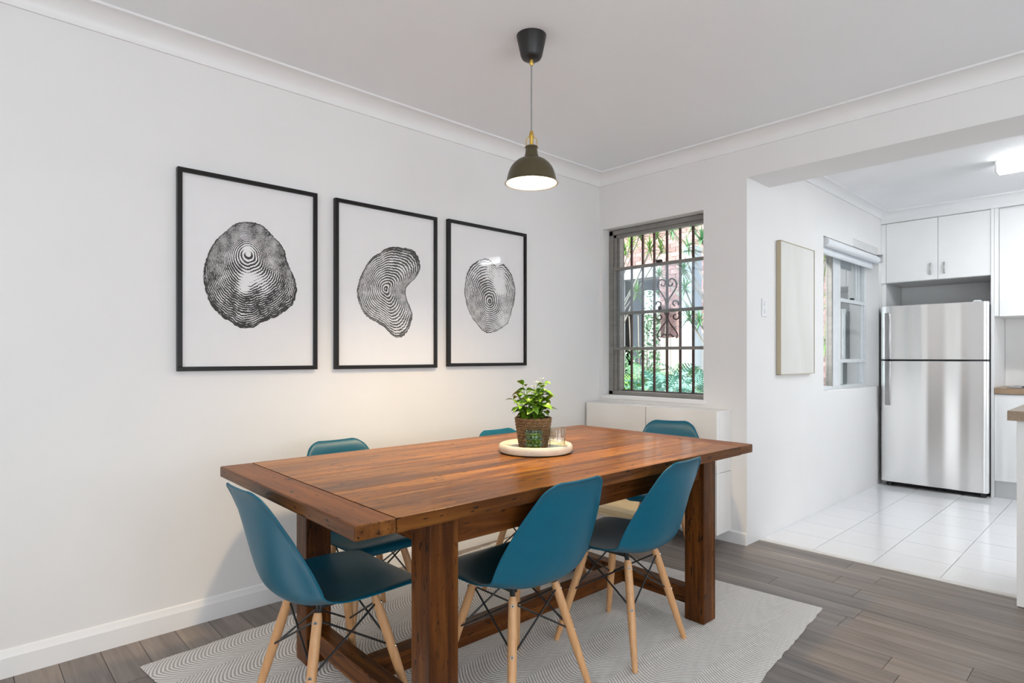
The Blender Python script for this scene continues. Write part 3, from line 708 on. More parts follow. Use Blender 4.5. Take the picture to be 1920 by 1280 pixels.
# ------------------------------------------------------------------ slim white shoe cabinets under the window
def shoe_cabinet(x0, x1, z0, z1, label):
    t = thing('shoe_cabinet', label, 'cabinet', ((x0 + x1) / 2, YB, z0), 0, 'slim shoe cabinets under the window')
    hw, h, d = (x1 - x0) / 2 - .001, z1 - z0 - .002, .18
    mb = MB().box((-hw, -d + .03, 0), (hw, 0, h))
    build('body', mb, 'white_gloss', t, .004)
    # tilting front with a scooped finger pull at its top edge
    NX, NZ = 28, 16; vs = []; fs = []
    for j in range(NZ + 1):
        for i in range(NX + 1):
            u, v = i / NX * 2 - 1, j / NZ
            zt = h * v
            s = math.exp(-((u / .52) ** 2) * 1.6) * max(0, (v - .70) / .30) ** 1.3
            yy = -d - .002 + .022 * s
            vs.append((hw * u * .995, yy, zt))
    n1 = NX + 1
    for j in range(NZ):
        for i in range(NX): fs.append((j * n1 + i, j * n1 + i + 1, (j + 1) * n1 + i + 1, (j + 1) * n1 + i))
    mb = MB(); mb.add(vs, fs)
    # sides back to the body
    o = len(vs); back = [(p[0], -d + .031, p[2]) for p in vs]; mb.v += back
    ring = [i for i in range(n1)] + [j * n1 + NX for j in range(1, NZ + 1)] + [NZ * n1 + i for i in range(NX - 1, -1, -1)] + [j * n1 for j in range(NZ - 1, 0, -1)]
    for a, b in zip(ring, ring[1:] + ring[:1]): mb.f.append((a, b, b + o, a + o))
    build('door', mb, 'white_gloss', t, smooth=40)
    return t
ZS0, ZS1, ZS2 = .075, .453, .836
shoe_cabinet(-2.832, -2.316, ZS1, ZS2, 'upper white shoe cabinet in the corner by the left wall')
shoe_cabinet(-2.314, -1.800, ZS1, ZS2, 'upper white shoe cabinet below the window, away from the corner')
shoe_cabinet(-2.832, -2.316, ZS0, ZS1, 'lower white shoe cabinet in the corner, near the floor')
shoe_cabinet(-2.314, -1.800, ZS0, ZS1, 'lower white shoe cabinet at the pillar end, near the floor')

# a low white box with cream boards lying on it, on the floor by the shoe cabinets
bx = thing('storage_box', 'low white box topped with stacked cream boards beneath the table', 'box', (-2.30, 3.245, 0), 0)
boxo('carton', (-.20, -.13, 0), (.20, .15, .135), 'boxwhite', bx, .015)
for k, (dx, dz, th) in enumerate(((.0, .136, .016), (.006, .153, .012), (.0, .166, .016))):
    boxo('cream_board', (-.225 + dx, -.145 + dx, dz), (.215 + dx, .155, dz + th), 'board', bx, .0015)
build('rolled_end', MB().tube([(-.225, -.125, .10), (-.225, .135, .10)], .042, 16), 'boxwhite', bx, smooth=50)

# ------------------------------------------------------------------ rug
def make_rug():
    W, L = 1.79, 2.28; NX, NY = 60, 76; vs = []; fs = []
    r = random.Random(4)
    ex = [r.uniform(-.004, .004) for _ in range(NY + 1)]; ex2 = [r.uniform(-.004, .004) for _ in range(NY + 1)]
    for j in range(NY + 1):
        for i in range(NX + 1):
            u, v = i / NX, j / NY
            x = u * W + (ex[j] if i == 0 else ex2[j] if i == NX else 0) + .012 * math.sin(v * 5 + .5) * (1 - u)
            y = v * L + .010 * math.sin(u * 4)
            z = .0075 + .0012 * math.sin(u * 9 + v * 4) * math.sin(v * 11)
            if i in (0, NX) or j in (0, NY): z = .004
            vs.append((x, y, z))
    n1 = NX + 1
    for j in range(NY):
        for i in range(NX): fs.append((j * n1 + i, j * n1 + i + 1, (j + 1) * n1 + i + 1, (j + 1) * n1 + i))
    mb = MB(); mb.add(vs, fs); o = len(vs); mb.v += [(p[0], p[1], .0004) for p in vs]
    ring = list(range(n1)) + [j * n1 + NX for j in range(1, NY + 1)] + [NY * n1 + i for i in range(NX - 1, -1, -1)] + [j * n1 for j in range(NY - 1, 0, -1)]
    for a, b in zip(ring, ring[1:] + ring[:1]): mb.f.append((a, b, b + o, a + o))
    return mb
rug = build('rug', make_rug(), 'rug', smooth=60)
rug.location = (-2.597, .510, .001); rug.rotation_euler = (0, 0, math.radians(5.5))
tag(rug, 'cream and taupe herringbone woven rug under the dining table', 'rug')

# ------------------------------------------------------------------ dining table
tb = thing('dining_table', 'rustic brown varnished timber dining table with six chairs around it', 'table', (-1.802, 1.714, 0), -.019)
ZT, TT_, HX, HY = .765, .039, .528, 1.006
yb0, yb1 = -HY + .115, HY - .115
def tpart(name, a, b, m, bev=.004): return boxo(name, a, b, m, tb, bev)
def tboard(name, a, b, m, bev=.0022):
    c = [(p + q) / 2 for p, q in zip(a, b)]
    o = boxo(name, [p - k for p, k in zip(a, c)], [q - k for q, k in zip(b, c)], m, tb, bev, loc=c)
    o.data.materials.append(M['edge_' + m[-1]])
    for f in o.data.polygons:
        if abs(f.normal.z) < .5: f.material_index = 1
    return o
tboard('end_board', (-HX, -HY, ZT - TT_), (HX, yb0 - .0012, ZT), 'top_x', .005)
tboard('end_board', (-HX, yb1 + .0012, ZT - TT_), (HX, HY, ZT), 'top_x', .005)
edges = [-HX, -.40, -.262, -.118, .022, .158, .300, .418, HX]
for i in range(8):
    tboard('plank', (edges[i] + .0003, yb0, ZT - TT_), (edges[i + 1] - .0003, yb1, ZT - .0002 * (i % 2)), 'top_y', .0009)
ZA0, ZA1 = .636, ZT - TT_
XL0, XL1 = -.432, .478
for sy in (-1, 1):
    for sx in (0, 1):
        xa = XL0 if sx == 0 else XL1 - .095
        c = (xa + .0475, sy * .709, 0)
        o = build('leg', MB().box((-.0475, -.049, .0098), (.0475, .049, ZA1)), 'base_z', tb, .004, loc=c)
tpart('apron', (XL1 - .050, -.66, ZA0), (XL1 - .018, .66, ZA1), 'base_y')
tpart('apron', (XL0 + .018, -.66, ZA0), (XL0 + .050, .66, ZA1), 'base_y')
tpart('apron', (XL0 + .095, -.735, ZA0), (XL1 - .095, -.703, ZA1), 'base_x')
tpart('apron', (XL0 + .095, .703, ZA0), (XL1 - .095, .735, ZA1), 'base_x')
tpart('stretcher', (XL0 + .095, -.735, .072), (XL1 - .095, -.672, .142), 'base_x')
tpart('stretcher', (XL0 + .095, .672, .072), (XL1 - .095, .735, .142), 'base_x')
tpart('stretcher', (-.034, -.672, .070), (.034, .672, .142), 'base_y')

# ------------------------------------------------------------------ moulded teal chairs on timber dowel legs
PROF = [  # y, z, half width, side curl
 (.232, .388, .150, .000), (.236, .398, .172, .000), (.232, .409, .190, .001), (.215, .419, .205, .003), (.175, .423, .217, .007), (.115, .420, .225, .014),
 (.045, .412, .229, .023), (-.030, .403, .231, .034), (-.100, .399, .232, .047), (-.155, .407, .231, .060), (-.192, .430, .229, .069), (-.214, .470, .226, .072),
 (-.230, .520, .221, .067), (-.244, .575, .208, .055), (-.257, .630, .193, .042), (-.268, .676, .175, .029), (-.276, .713, .158, .018), (-.283, .737, .146, .011), (-.291, .754, .131, .007), (-.300, .766, .110, .004), (-.309, .772, .084, .003)]
def shell_mesh():
    prof = smooth_path(PROF, 2); NS = 22
    vs = []; fs = []
    for i, (y, z, hw, cu) in enumerate(prof):
        a, b = prof[max(i - 1, 0)], prof[min(i + 1, len(prof) - 1)]
        t = Vector((0, b[0] - a[0], b[1] - a[1])).normalized()
        nrm = Vector((0, t.z, -t.y))
        for k in range(NS + 1):
            s = -1 + 2 * k / NS
            s2 = math.copysign(abs(s) ** .88, s)
            e = max(0, (abs(s2) - .90) / .10)
            off = cu * abs(s2) ** 2.4 - .006 * e * e * (1 if cu > .004 else 0)
            p = Vector((hw * s2, y, z)) + nrm * off
            vs.append(tuple(p))
    n1 = NS + 1
    for i in range(len(prof) - 1):
        for k in range(NS): fs.append((i * n1 + k, i * n1 + k + 1, (i + 1) * n1 + k + 1, (i + 1) * n1 + k))
    return MB().add(vs, fs).mesh('shell', 180)
def make_chair(label):
    t = thing('dining_chair', label, 'chair', (0, 0, 0), 0, 'teal moulded dining chairs at the timber table')
    sh = link('shell', shell_mesh(), 'teal', t)
    so = sh.modifiers.new('solid', 'SOLIDIFY'); so.thickness = .007; so.offset = 0
    sb = sh.modifiers.new('sub', 'SUBSURF'); sb.levels = 1; sb.render_levels = 2
    FT, TP, ZTOP = .187, .100, .372
    def leg_pt(sx, sy, z):
        k = z / ZTOP; r = FT + (TP - FT) * k; return Vector((sx * r, sy * r, z))
    lm = {}
    for sx in (-1, 1):
        for sy in (-1, 1):
            pts = [leg_pt(sx, sy, z) for z in (0, .05, .15, .26, .355, ZTOP)]
            lg = build('leg', MB().tube(pts, [.0105, .0122, .0150, .0160, .0150, .0115], 14), 'beech', t, smooth=45)
            d = Vector((sx, sy, 0)).normalized()
            for z in (.349, .205):
                p = leg_pt(sx, sy, z) + d * .0145
                build('bolt', MB().tube([p, p + d * .0022], .0062, 12), 'chrome', lg, smooth=40)
                build('bolt_socket', MB().tube([p + d * .0015, p + d * .0029], .0024, 6), 'dark', lg)
            # slot and steel bracket from the leg's head up to the shell
            p = leg_pt(sx, sy, .35)
            inn = Vector((sx * .085, sy * .080, .40))
            build('bracket', MB().tube([p + Vector((0, 0, .012)), p * .45 + inn * .55, inn], [.0075, .009, .013], 8), 'black_steel', t, smooth=50)
    # wire bracing: a crossing pair of rods on every side
    cs = [(-1, -1), (1, -1), (1, 1), (-1, 1)]
    for i in range(4):
        a, b = cs[i], cs[(i + 1) % 4]
        for lo, hi in ((a, b), (b, a)):
            p0 = leg_pt(*lo, .205); p1 = leg_pt(*hi, .352)
            q = (p1 - p0).normalized(); nrm = Vector((a[0] + b[0], a[1] + b[1], 0)).normalized() * (.004 if lo is a else -.004)
            build('rod', MB().tube([p0 + nrm, p1 + nrm], .0036, 6), 'black_steel', t, smooth=60)
    for sx in (-1, 1):     # flat bars under the seat that carry the shell
        build('seat_bar', MB().box((sx * .085 - .010, -.095, .379), (sx * .085 + .010, .10, .387)), 'black_steel', t)
    return t
ZR = .0085
c0 = make_chair('teal chair at the near end of the table, its back towards the left wall')
CH = [(-1.853, .918, 1.0, None, 0), (-1.530, 1.445, 89.5, 'teal chair on the near long side, in the middle of the table', 0),
      (-1.487, 2.005, 93.2, 'teal chair on the long near side beside the far front table leg', 0),
      (-2.290, 1.300, -90, 'teal chair on the wall side below the first two pictures, mostly hidden by the table', 0),
      (-2.076, 2.115, -90, 'teal chair on the wall side of which only a sliver shows behind the plant pot', 0),
      (-1.878, 2.940, 205, 'teal chair at the far end of the table in front of the shoe cabinets', -.004)]
for i, (x, y, a, lab, dz) in enumerate(CH):
    o = c0 if i == 0 else dup_tree(c0)
    o.location = (x, y, ZR + dz); o.rotation_euler = (0, 0, math.radians(a))
    if lab: o['label'] = lab

# ------------------------------------------------------------------ pendant lamp
LX, LY = -1.80, 1.80
pd = thing('pendant_lamp', 'dark bell shaped pendant lamp with brass fittings hanging over the table', 'lamp', (LX, LY, ZC))
def pz(z): return z - ZC
build('canopy', MB().lathe([(.0, -.104), (.030, -.103), (.040, -.097), (.046, -.085), (.063, -.006), (.0635, 0), (0, 0)], 40), 'canopy', pd, smooth=35)
build('cord_grip', MB().lathe([(.0, -.126), (.0065, -.126), (.0085, -.122), (.0085, -.100), (0, -.100)], 16), 'brass', pd, smooth=35)
build('cord', MB().tube([(0, 0, -.124), (0, 0, pz(2.125))], .0032, 8), 'cord', pd, smooth=60)
build('brass_stem', MB().lathe([(0, pz(2.045)), (.008, pz(2.045)), (.0085, pz(2.10)), (.011, pz(2.112)), (.0095, pz(2.122)), (.006, pz(2.134)), (0, pz(2.134))], 16), 'brass', pd, smooth=35)
for s in (-1, 1):
    a = Vector((math.cos(YAW), math.sin(YAW), 0)) * s
    build('brass_bracket', MB().tube([Vector((0, 0, pz(2.113))) + a * .005, Vector((0, 0, pz(2.107))) + a * .014, Vector((0, 0, pz(2.100))) + a * .0205, Vector((0, 0, pz(2.09))) + a * .0218, Vector((0, 0, pz(2.058))) + a * .0225], .0018, 8), 'brass', pd, smooth=60)
    build('rivet', MB().tube([Vector((0, 0, pz(2.064))) + a * .020, Vector((0, 0, pz(2.064))) + a * .0285], .0042, 10), 'brass', pd, smooth=60)
zo = [(.0, 2.069), (.024, 2.069), (.0275, 2.066), (.0275, 2.062), (.0245, 2.058), (.027, 2.036), (.0315, 2.020), (.045, 2.015), (.062, 2.006), (.078, 1.992), (.090, 1.976), (.0985, 1.956), (.1035, 1.936), (.107, 1.918), (.1085, 1.914), (.1135, 1.911), (.1145, 1.909)]
build('shade', MB().lathe([(r, pz(z)) for r, z in zo], 48), 'shade', pd, smooth=35)
zi = [(r - .0022, z - .0025) for r, z in zo if r > .03] 
build('shade_lining', MB().lathe([(.0, pz(2.016))] + [(r, pz(z)) for r, z in zi[:-1]] + [(.1135, pz(1.9085))], 48), 'shade_in', pd, smooth=35)
# drop the lathe's end caps on the lining so that the shade stays open
for nm in ('shade', 'shade_lining'):
    for o in pd.children:
        if o.name.split('.')[0] == nm:
            import bmesh
            bm = bmesh.new(); bm.from_mesh(o.data)
            bmesh.ops.delete(bm, geom=[f for f in bm.faces if len(f.verts) > 4 and f.calc_center_median().z < pz(1.96)], context='FACES'); bm.to_mesh(o.data); bm.free()
build('bulb', MB().lathe([(0, pz(1.935)), (.014, pz(1.938)), (.024, pz(1.946)), (.029, pz(1.960)), (.026, pz(1.976)), (.018, pz(1.992)), (.013, pz(2.004)), (0, pz(2.004))], 24), 'bulb', pd, smooth=60)
pl = bpy.data.lights.new('pendant_light', 'SPOT'); pl.energy = 92; pl.color = (1.0, .74, .42); pl.shadow_soft_size = .045; pl.spot_size = math.radians(138); pl.spot_blend = .9
plo = bpy.data.objects.new('pendant_light', pl); plo.location = (LX, LY, 1.925); COL.objects.link(plo)

# ------------------------------------------------------------------ on the table: tray, plant, candle glass, tumbler
TX, TY = -1.790, 1.815
ZTT = ZT + .0005
tray = build('round_tray', MB().lathe([(0, 0), (.140, 0), (.152, .004), (.1575, .014), (.1575, .026), (.153, .034), (.145, .037), (.135, .034), (.130, .026), (.118, .021), (0, .020)], 56), 'tray', smooth=40)
tray.location = (TX, TY, ZTT); tag(tray, 'round pale stone tray holding the plant and two glasses on the table', 'tray')
ZTR = ZTT + .0215
tow = -Vector((TX, TY, 0)).normalized(); rgt = Vector((RT.x, RT.y, 0))
pp = Vector((TX, TY, 0)) - rgt * .010 + tow * .006
plant = thing('potted_plant', 'leafy green plant with small white flowers in a woven rope basket pot', 'plant', (pp.x, pp.y, ZTR))
def rpot(z): return .056 + .0175 * (z / .128)
pot = build('basket_pot', MB().lathe([(0, 0), (.054, 0), (rpot(.02) - .003, .02), (rpot(.118) - .004, .120), (rpot(.118) - .010, .120), (rpot(.1) - .012, .104), (0, .102)], 36), 'rattan', plant, smooth=40)
NCO = 10
for k in range(NCO):      # twisted rope coils, each a ring of slanting strands
    z = .007 + k * .0125; R0 = rpot(z); mb = MB(); nst = 17
    for i in range(nst):
        a0 = 2 * PI * i / nst + k * .1; pts = []
        for j in range(5):
            f = j / 4; a = a0 + f * 2 * PI / nst * 1.55; pts.append((R0 * math.cos(a) * (1 + .035 * math.sin(f * PI)), R0 * math.sin(a) * (1 + .035 * math.sin(f * PI)), z - .0056 + .0112 * f))
        mb.tube(pts, [.0020, .0052, .0062, .0052, .0020], 6)
    build('rope_coil', mb, 'rattan', pot, smooth=70)
build('potting_soil', MB().lathe([(0, .1025), (.062, .1025), (.060, .110), (0, .114)], 24), 'soil', plant, smooth=40)
def leaf_mesh(L, W, bend, fold):
    vs, fs = [], []; n = 7
    for i in range(n + 1):
        f = i / n; wd = W * (math.sin(PI * f ** .8)) ** .8 * (1 if 0 < i < n else 0) + (.0006 if i in (0, n) else 0)
        a = bend * f; x = L * (math.sin(a) / bend if bend else f); z = -L * ((1 - math.cos(a)) / bend if bend else 0)
        wob = .10 * W * math.sin(f * 9)
        vs += [(x, -wd, z + fold * wd + wob), (x, 0, z), (x, wd, z + fold * wd - wob)]
    for i in range(n):
        for k in range(2): fs.append((i * 3 + k, i * 3 + k + 1, i * 3 + 3 + k + 1, i * 3 + 3 + k))
    me = bpy.data.meshes.new('leaf'); me.from_pydata(vs, [], fs); me.shade_smooth(); me.materials.append(M['leaf']); return me
LM = [leaf_mesh(.064, .0165, .9, .35), leaf_mesh(.058, .0150, 1.5, .3), leaf_mesh(.074, .0165, .5, .4), leaf_mesh(.046, .0125, 1.1, .45)]
r = random.Random(21)
stems = []
for k in range(16):
    a = 2 * PI * k / 16 * 2.4 + r.uniform(-.3, .3); lean = r.uniform(.02, .062); h = r.uniform(.055, .14) * (1.15 if lean < .04 else .9)
    b0 = Vector((.03 * math.cos(a) * r.uniform(.2, 1), .03 * math.sin(a) * r.uniform(.2, 1), .105)); tp = Vector((b0.x + lean * math.cos(a), b0.y + lean * math.sin(a), .108 + h))
    mid = (b0 + tp) / 2 + Vector((0, 0, .012))
    build('stem', MB().tube(smooth_path([tuple(b0), tuple(mid), tuple(tp)], 3), .0017, 6), 'stem', plant, smooth=60)
    stems.append((b0, mid, tp, a))
nl = 0
for (b0, mid, tp, a) in stems:
    for f in (.25, .5, .72, .88, 1.0):
        for s in (0, 1):
            if f < 1 and r.random() < .25: continue
            q = b0.lerp(mid, f * 2) if f < .5 else mid.lerp(tp, f * 2 - 1)
            az = a + (PI * s) + f * 5 + r.uniform(-.5, .5); el = r.uniform(-.1, .75) if f < .9 else r.uniform(.2, 1.1)
            o = bpy.data.objects.new('leaf', LM[r.choice((0, 1, 2, 0, 3) if f < .9 else (0, 3, 3, 1))]); COL.objects.link(o); o.parent = plant
            o.location = q; o.rotation_euler = (r.uniform(-.5, .5), -el, az); sc = r.uniform(.75, 1.12); o.scale = (sc, sc, sc); nl += 1
for k, (dx, dy, h) in enumerate(((.018, .012, .276), (.042, .024, .290), (.004, -.01, .258), (.032, -.012, .262), (.026, .02, .272))):     # white star flowers
    tp = Vector((dx * rgt.x - dy * tow.x * .3, dx * rgt.y - dy * tow.y * .3, h))
    fl_ = build('flower', MB().tube([(tp.x * .5, tp.y * .5, .18), (tp.x * .8, tp.y * .8, h - .03), tuple(tp)], .0009, 5), 'stem', plant, smooth=60)
    mb = MB()
    for j in range(5):
        an = 2 * PI * j / 5 + k; d = Vector((math.cos(an), math.sin(an), .15)); n = Vector((-math.sin(an), math.cos(an), 0))
        mb.add([tp, tp + d * .011 + n * .0048, tp + d * .021 + Vector((0, 0, -.001)), tp + d * .011 - n * .0048], [(0, 1, 2, 3)])
    build('petals', mb, 'petal', fl_)
# green bubble glass with a candle
cp = Vector((TX, TY, 0)) - rgt * .007 + tow * .092
cg = thing('candle_glass', 'green bubbled glass candle holder in front of the plant pot', 'candle', (cp.x, cp.y, ZTR))
build('tumbler', MB().lathe([(0, 0), (.029, 0), (.031, .003), (.032, .030), (.0325, .082), (.0318, .084), (.0305, .083), (.0295, .030), (.029, .010), (0, .009)], 36), 'glass_green', cg, smooth=40)
mb = MB()
for j, z in enumerate((.022, .045, .068)):
    for i in range(10):
        a = 2 * PI * (i + .5 * (j % 2) * 0) / 10
        vs, fs = [], []; n, m_ = 5, 10; c = Vector((.0305 * math.cos(a), .0305 * math.sin(a), z)); d = Vector((math.cos(a), math.sin(a), 0)); u = Vector((-math.sin(a), math.cos(a), 0)); v = Vector((0, 0, 1))
        for p in range(n + 1):
            t = p / n * PI / 2
            for q in range(m_):
                b = 2 * PI * q / m_; vs.append(c + d * (.0085 * math.cos(t)) + (u * math.cos(b) + v * math.sin(b)) * (.0105 * math.sin(t)))
        for p in range(n):
            for q in range(m_): fs.append((p * m_ + q, p * m_ + (q + 1) % m_, (p + 1) * m_ + (q + 1) % m_, (p + 1) * m_ + q))
        mb.add(vs, fs)
build('glass_bubbles', mb, 'glass_green', cg, smooth=80)
build('candle_wax', MB().lathe([(0, .011), (.0285, .011), (.029, .030), (.029, .066), (0, .066)], 30), 'wax', cg, smooth=40)
build('wick', MB().tube([(0, 0, .066), (.001, 0, .076)], .0009, 6), 'dark', cg)
# clear tumbler with lettering
gp = Vector((TX, TY, 0)) + rgt * .090 + tow * .068
gt = thing('glass_tumbler', 'clear empty glass tumbler with pale lettering beside the candle', 'glass', (gp.x, gp.y, ZTR))
build('glass', MB().lathe([(0, 0), (.030, 0), (.0325, .003), (.0335, .012), (.0335, .088), (.0328, .0895), (.0318, .088), (.0316, .014), (.030, .010), (0, .009)], 40), 'glass_tumbler', gt, smooth=40)
def curved_text(txt, size, R, z, facing, parent, m):
    c = bpy.data.curves.new('lettering', 'FONT'); c.body = txt; c.size = size; c.align_x = 'CENTER'; c.resolution_u = 3; c.space_character = 1.0
    o = bpy.data.objects.new('lettering_tmp', c); COL.objects.link(o)
    bpy.context.view_layer.update()
    me = bpy.data.meshes.new_from_object(o.evaluated_get(bpy.context.evaluated_depsgraph_get()))
    COL.objects.unlink(o); bpy.data.objects.remove(o)
    import bmesh
    bm = bmesh.new(); bm.from_mesh(me); bmesh.ops.subdivide_edges(bm, edges=[e for e in bm.edges if e.calc_length() > .004], cuts=2, use_grid_fill=False)
    for v in bm.verts:
        a = facing + v.co.x * .62 / R; v.co = Vector((R * math.cos(a), R * math.sin(a), z + v.co.y))
    bm.to_mesh(me); bm.free(); me.name = 'lettering'; me.materials.clear()
    return link('lettering', me, m, parent)
fc = math.atan2(-gp.y, -gp.x)
curved_text('BLACK BERRY', .0245, .0338, .034, fc - .48, gt, 'glass_text')

# ------------------------------------------------------------------ kitchen: fridge
YFR = 6.18
fr = thing('fridge', 'two door stainless steel fridge freezer in the kitchen alcove', 'fridge', (-1.285, YFR, 0))
fx0, fx1 = -.385, .392
boxo('cabinet_body', (fx0 + .006, .07, .045), (fx1 - .012, .62, 1.612), 'fbody', fr, .006)
boxo('gasket', (fx0 + .012, .058, .06), (fx1 - .012, .071, 1.60), 'fblack', fr)
def fdoor(z0, z1):
    # slightly bowed door skin with rounded vertical edges
    pts = []
    for k in range(65):
        u = k / 64 * 2 - 1; e = max(0, (abs(u) - .93) / .07)
        pts.append((fx0 + (fx1 - fx0) * (u + 1) / 2, -.004 * (1 - u * u) + .0030 * math.sin(u * 8.7 - .35) * (1 - e) + .020 * e ** 2.2))
    poly = pts + [(fx1, .058), (fx0, .058)]
    return build('door', MB().prism(poly, lambda p, t: (p[0], p[1], t), z0, z1), 'stainless', fr, bevel=.003, smooth=30)
d1 = fdoor(1.147, 1.628); d2 = fdoor(.045, 1.133)
def fhandle(z0, z1, par):
    poly = [(-.020, -.034), (.017, -.034), (.020, -.029), (.018, -.004), (.012, -.002), (.012, -.020), (-.012, -.020), (-.012, .002), (-.020, .002)]
    cx = fx0 + .062
    build('handle', MB().prism(poly, lambda p, t: (cx + p[0], p[1], t), z0, z1), 'steel', par, bevel=.004, smooth=40)
fhandle(1.150, 1.565, d1); fhandle(.735, 1.130, d2)
boxo('hinge_cap', (fx1 - .10, .0, 1.628), (fx1 - .05, .07, 1.640), 'plast', fr, .005)
boxo('hinge', (fx1 - .13, .004, 1.133), (fx1 - .01, .056, 1.147), 'fblack', fr)
for x in (fx0 + .06, fx1 - .045):
    build('foot', MB().lathe([(0, 0), (.022, 0), (.022, .03), (.016, .046), (0, .046)], 14, (x, .07, .0015)), 'fblack', fr, smooth=40)
boxo('kick_grille', (fx0 + .05, .10, .012), (fx1 - .06, .13, .05), 'fblack', fr)

# cabinet over the fridge with two doors, tall end panel, alcove lining
YD = 6.30
def handle(par, x, y, z):
    pts = [(x, y, z - .052), (x, y - .016, z - .047), (x, y - .024, z - .02), (x, y - .026, z), (x, y - .024, z + .02), (x, y - .016, z + .047), (x, y, z + .052)]
    mb = MB(); sp = smooth_path(pts, 3); vs, fs = [], []
    for p in sp: vs += [(p[0] - .006, p[1], p[2]), (p[0] + .006, p[1], p[2]), (p[0] + .006, p[1] + .004, p[2]), (p[0] - .006, p[1] + .004, p[2])]
    for i in range(len(sp) - 1):
        for k in range(4): fs.append((i * 4 + k, i * 4 + (k + 1) % 4, i * 4 + 4 + (k + 1) % 4, i * 4 + 4 + k))
    fs += [(0, 1, 2, 3), tuple(len(vs) - 4 + k for k in range(4))]
    return build('handle', mb.add(vs, fs), 'chrome', par, smooth=40)
oc = thing('overhead_cabinet', 'white two door cabinet over the fridge with chrome handles', 'cabinet', (-1.27, YD, 1.85))
boxo('carcass', (-.425, .019, 0), (.375, YKB - YD - .002, .548), 'white_lam', oc)
da = boxo('door', (-.385, 0, .003), (.0085, .018, .546), 'white_lam', oc, .0015)
db = boxo('door', (.0115, 0, .003), (.3755, .018, .546), 'white_lam', oc, .0015)
boxo('filler', (-.428, .004, .0), (-.388, .019, .546), 'white_lam', oc)
handle(da, -.043, 0, .098); handle(db, .058, 0, .098)
al = thing('fridge_surround', 'white panelled recess boards around the top and left of the fridge', 'surround', (XK, 6.33, 0))
boxo('side_board', (.002, 0, 0.001), (.034, YKB - 6.33 - .002, 1.848), 'white_lam', al)
boxo('back_board', (.036, YKB - 6.33 - .02, 1.2), (.79, YKB - 6.33 - .003, 1.848), 'white_lam', al)
ep = boxo('end_panel', (-.8925, YD - .01, .0015), (-.8715, YKB - .002, 2.40), 'white_lam', bevel=.001)
tag(ep, 'tall narrow white end panel on the right side of the fridge', 'panel')
struct(build('trim_5', MB().prism(cove(.085, .098), lambda p, t: (t, YD - .002 - p[0], ZK + p[1]), XK + .002, XR), 'wallk', smooth=25))
struct(boxo('wall_bulkhead', (XK, YD - .001, 2.40), (XR, YKB, ZK), 'wallk'))
# wall cabinet, worktop run, hob
wc = thing('wall_cabinet', 'white wall cabinet above the worktop at the frame edge', 'cabinet', (-.86, YD, 1.508))
boxo('carcass', (-.010, .019, 0), (.46, YKB - YD - .002, .89), 'white_lam', wc)
boxo('door', (.022, 0, -.004), (.46, .018, .874), 'white_lam', wc, .0015)
boxo('filler', (-.010, .0, 0.0), (.019, .019, .89), 'white_lam', wc)
bc = thing('base_cabinet', 'white base cabinet under the timber worktop beside the end panel', 'cabinet', (-.865, YD, 0))
boxo('carcass', (-.005, .02, .14), (1.6, YKB - YD - .002, .864), 'white_lam', bc)
boxo('door', (-.005, 0, .145), (.62, .018, .858), 'white_lam', bc, .0015)
boxo('door', (.623, 0, .145), (1.25, .018, .858), 'white_lam', bc, .0015)
boxo('kickboard', (-.005, .03, .0015), (1.6, .045, .14), 'kick', bc)
wt = boxo('worktop', (-.870, YD - .015, .866), (.75, YKB - .002, .912), 'worktop', bevel=.002)
tag(wt, 'timber look kitchen worktop along the back wall', 'worktop')
hb = thing('hob', 'steel cooktop set into the back worktop', 'hob', (-.5, 6.57, .912))
boxo('plate', (-.30, -.24, .0005), (.30, .24, .006), 'steel', hb, .002)
for x in (-.15, .15):
    for y in (-.11, .11):
        build('burner', MB().lathe([(0, 0), (.062, 0), (.068, .004), (.05, .010), (0, .011)], 24, (x, y, .006)), 'fblack', hb, smooth=40)
sp_ = boxo('splashback', (-.870, YKB - .012, .912), (XR - .3, YKB - .0015, 1.507), 'white_gloss'); tag(sp_, 'glossy white splashback behind the cooktop', 'splashback')
# island bench at the right edge
isl = thing('island_bench', 'white panelled island bench with an oak look top at the frame edge', 'bench', (-.42, 3.632, 0))
boxo('end_panel', (0, 0, .0035), (.026, .62, .871), 'white_lam', isl, .001)
boxo('front_panel', (.029, .004, .0035), (1.9, .024, .871), 'white_lam', isl, .001)
boxo('carcass', (.027, .025, .02), (1.9, .60, .868), 'white_lam', isl)
boxo('benchtop', (-.031, -.03, .872), (1.93, .65, .918), 'worktop2', isl, .0015)
# fluorescent batten on the kitchen ceiling
lb = thing('ceiling_batten_light', 'lit white batten light on the kitchen ceiling', 'light', (-.10, 5.22, ZK))
boxo('housing', (-.60, -.05, -.032), (.60, .05, 0), 'plast', lb, .003)
boxo('end_cap', (-.612, -.06, -.078), (-.598, .06, -.002), 'plast', lb, .004)
boxo('end_cap', (.598, -.06, -.078), (.612, .06, -.002), 'plast', lb, .004)
build('diffuser', MB().prism([(-.058, -.030), (-.056, -.064), (-.045, -.077), (.045, -.077), (.056, -.064), (.058, -.030)], lambda p, t: (t, p[0], p[1]), -.598, .598), 'batten', lb, smooth=30)
area('batten_light', (-.10, 5.22, ZK - .085), (0, 0, 0), 1.18, .10, 16, (.93, .97, 1.0))

# ------------------------------------------------------------------ outside the windows: garden court and a brick building
gd = struct(boxo('ground', (-16, YB + TH + .05, -.42), (XK - TH - .02, 16, -.30), 'soilg'))
YBR = 10.5
bb = thing('brick_building', 'red brick building with pale mortar across the garden court', 'building', (-6.5, YBR, -.3))
def bpart(name, mb, m, **k):
    o = build(name, mb, m, None, **k); o.parent = bb; o.matrix_parent_inverse = Matrix.Translation((6.5, -YBR, .3)); return o
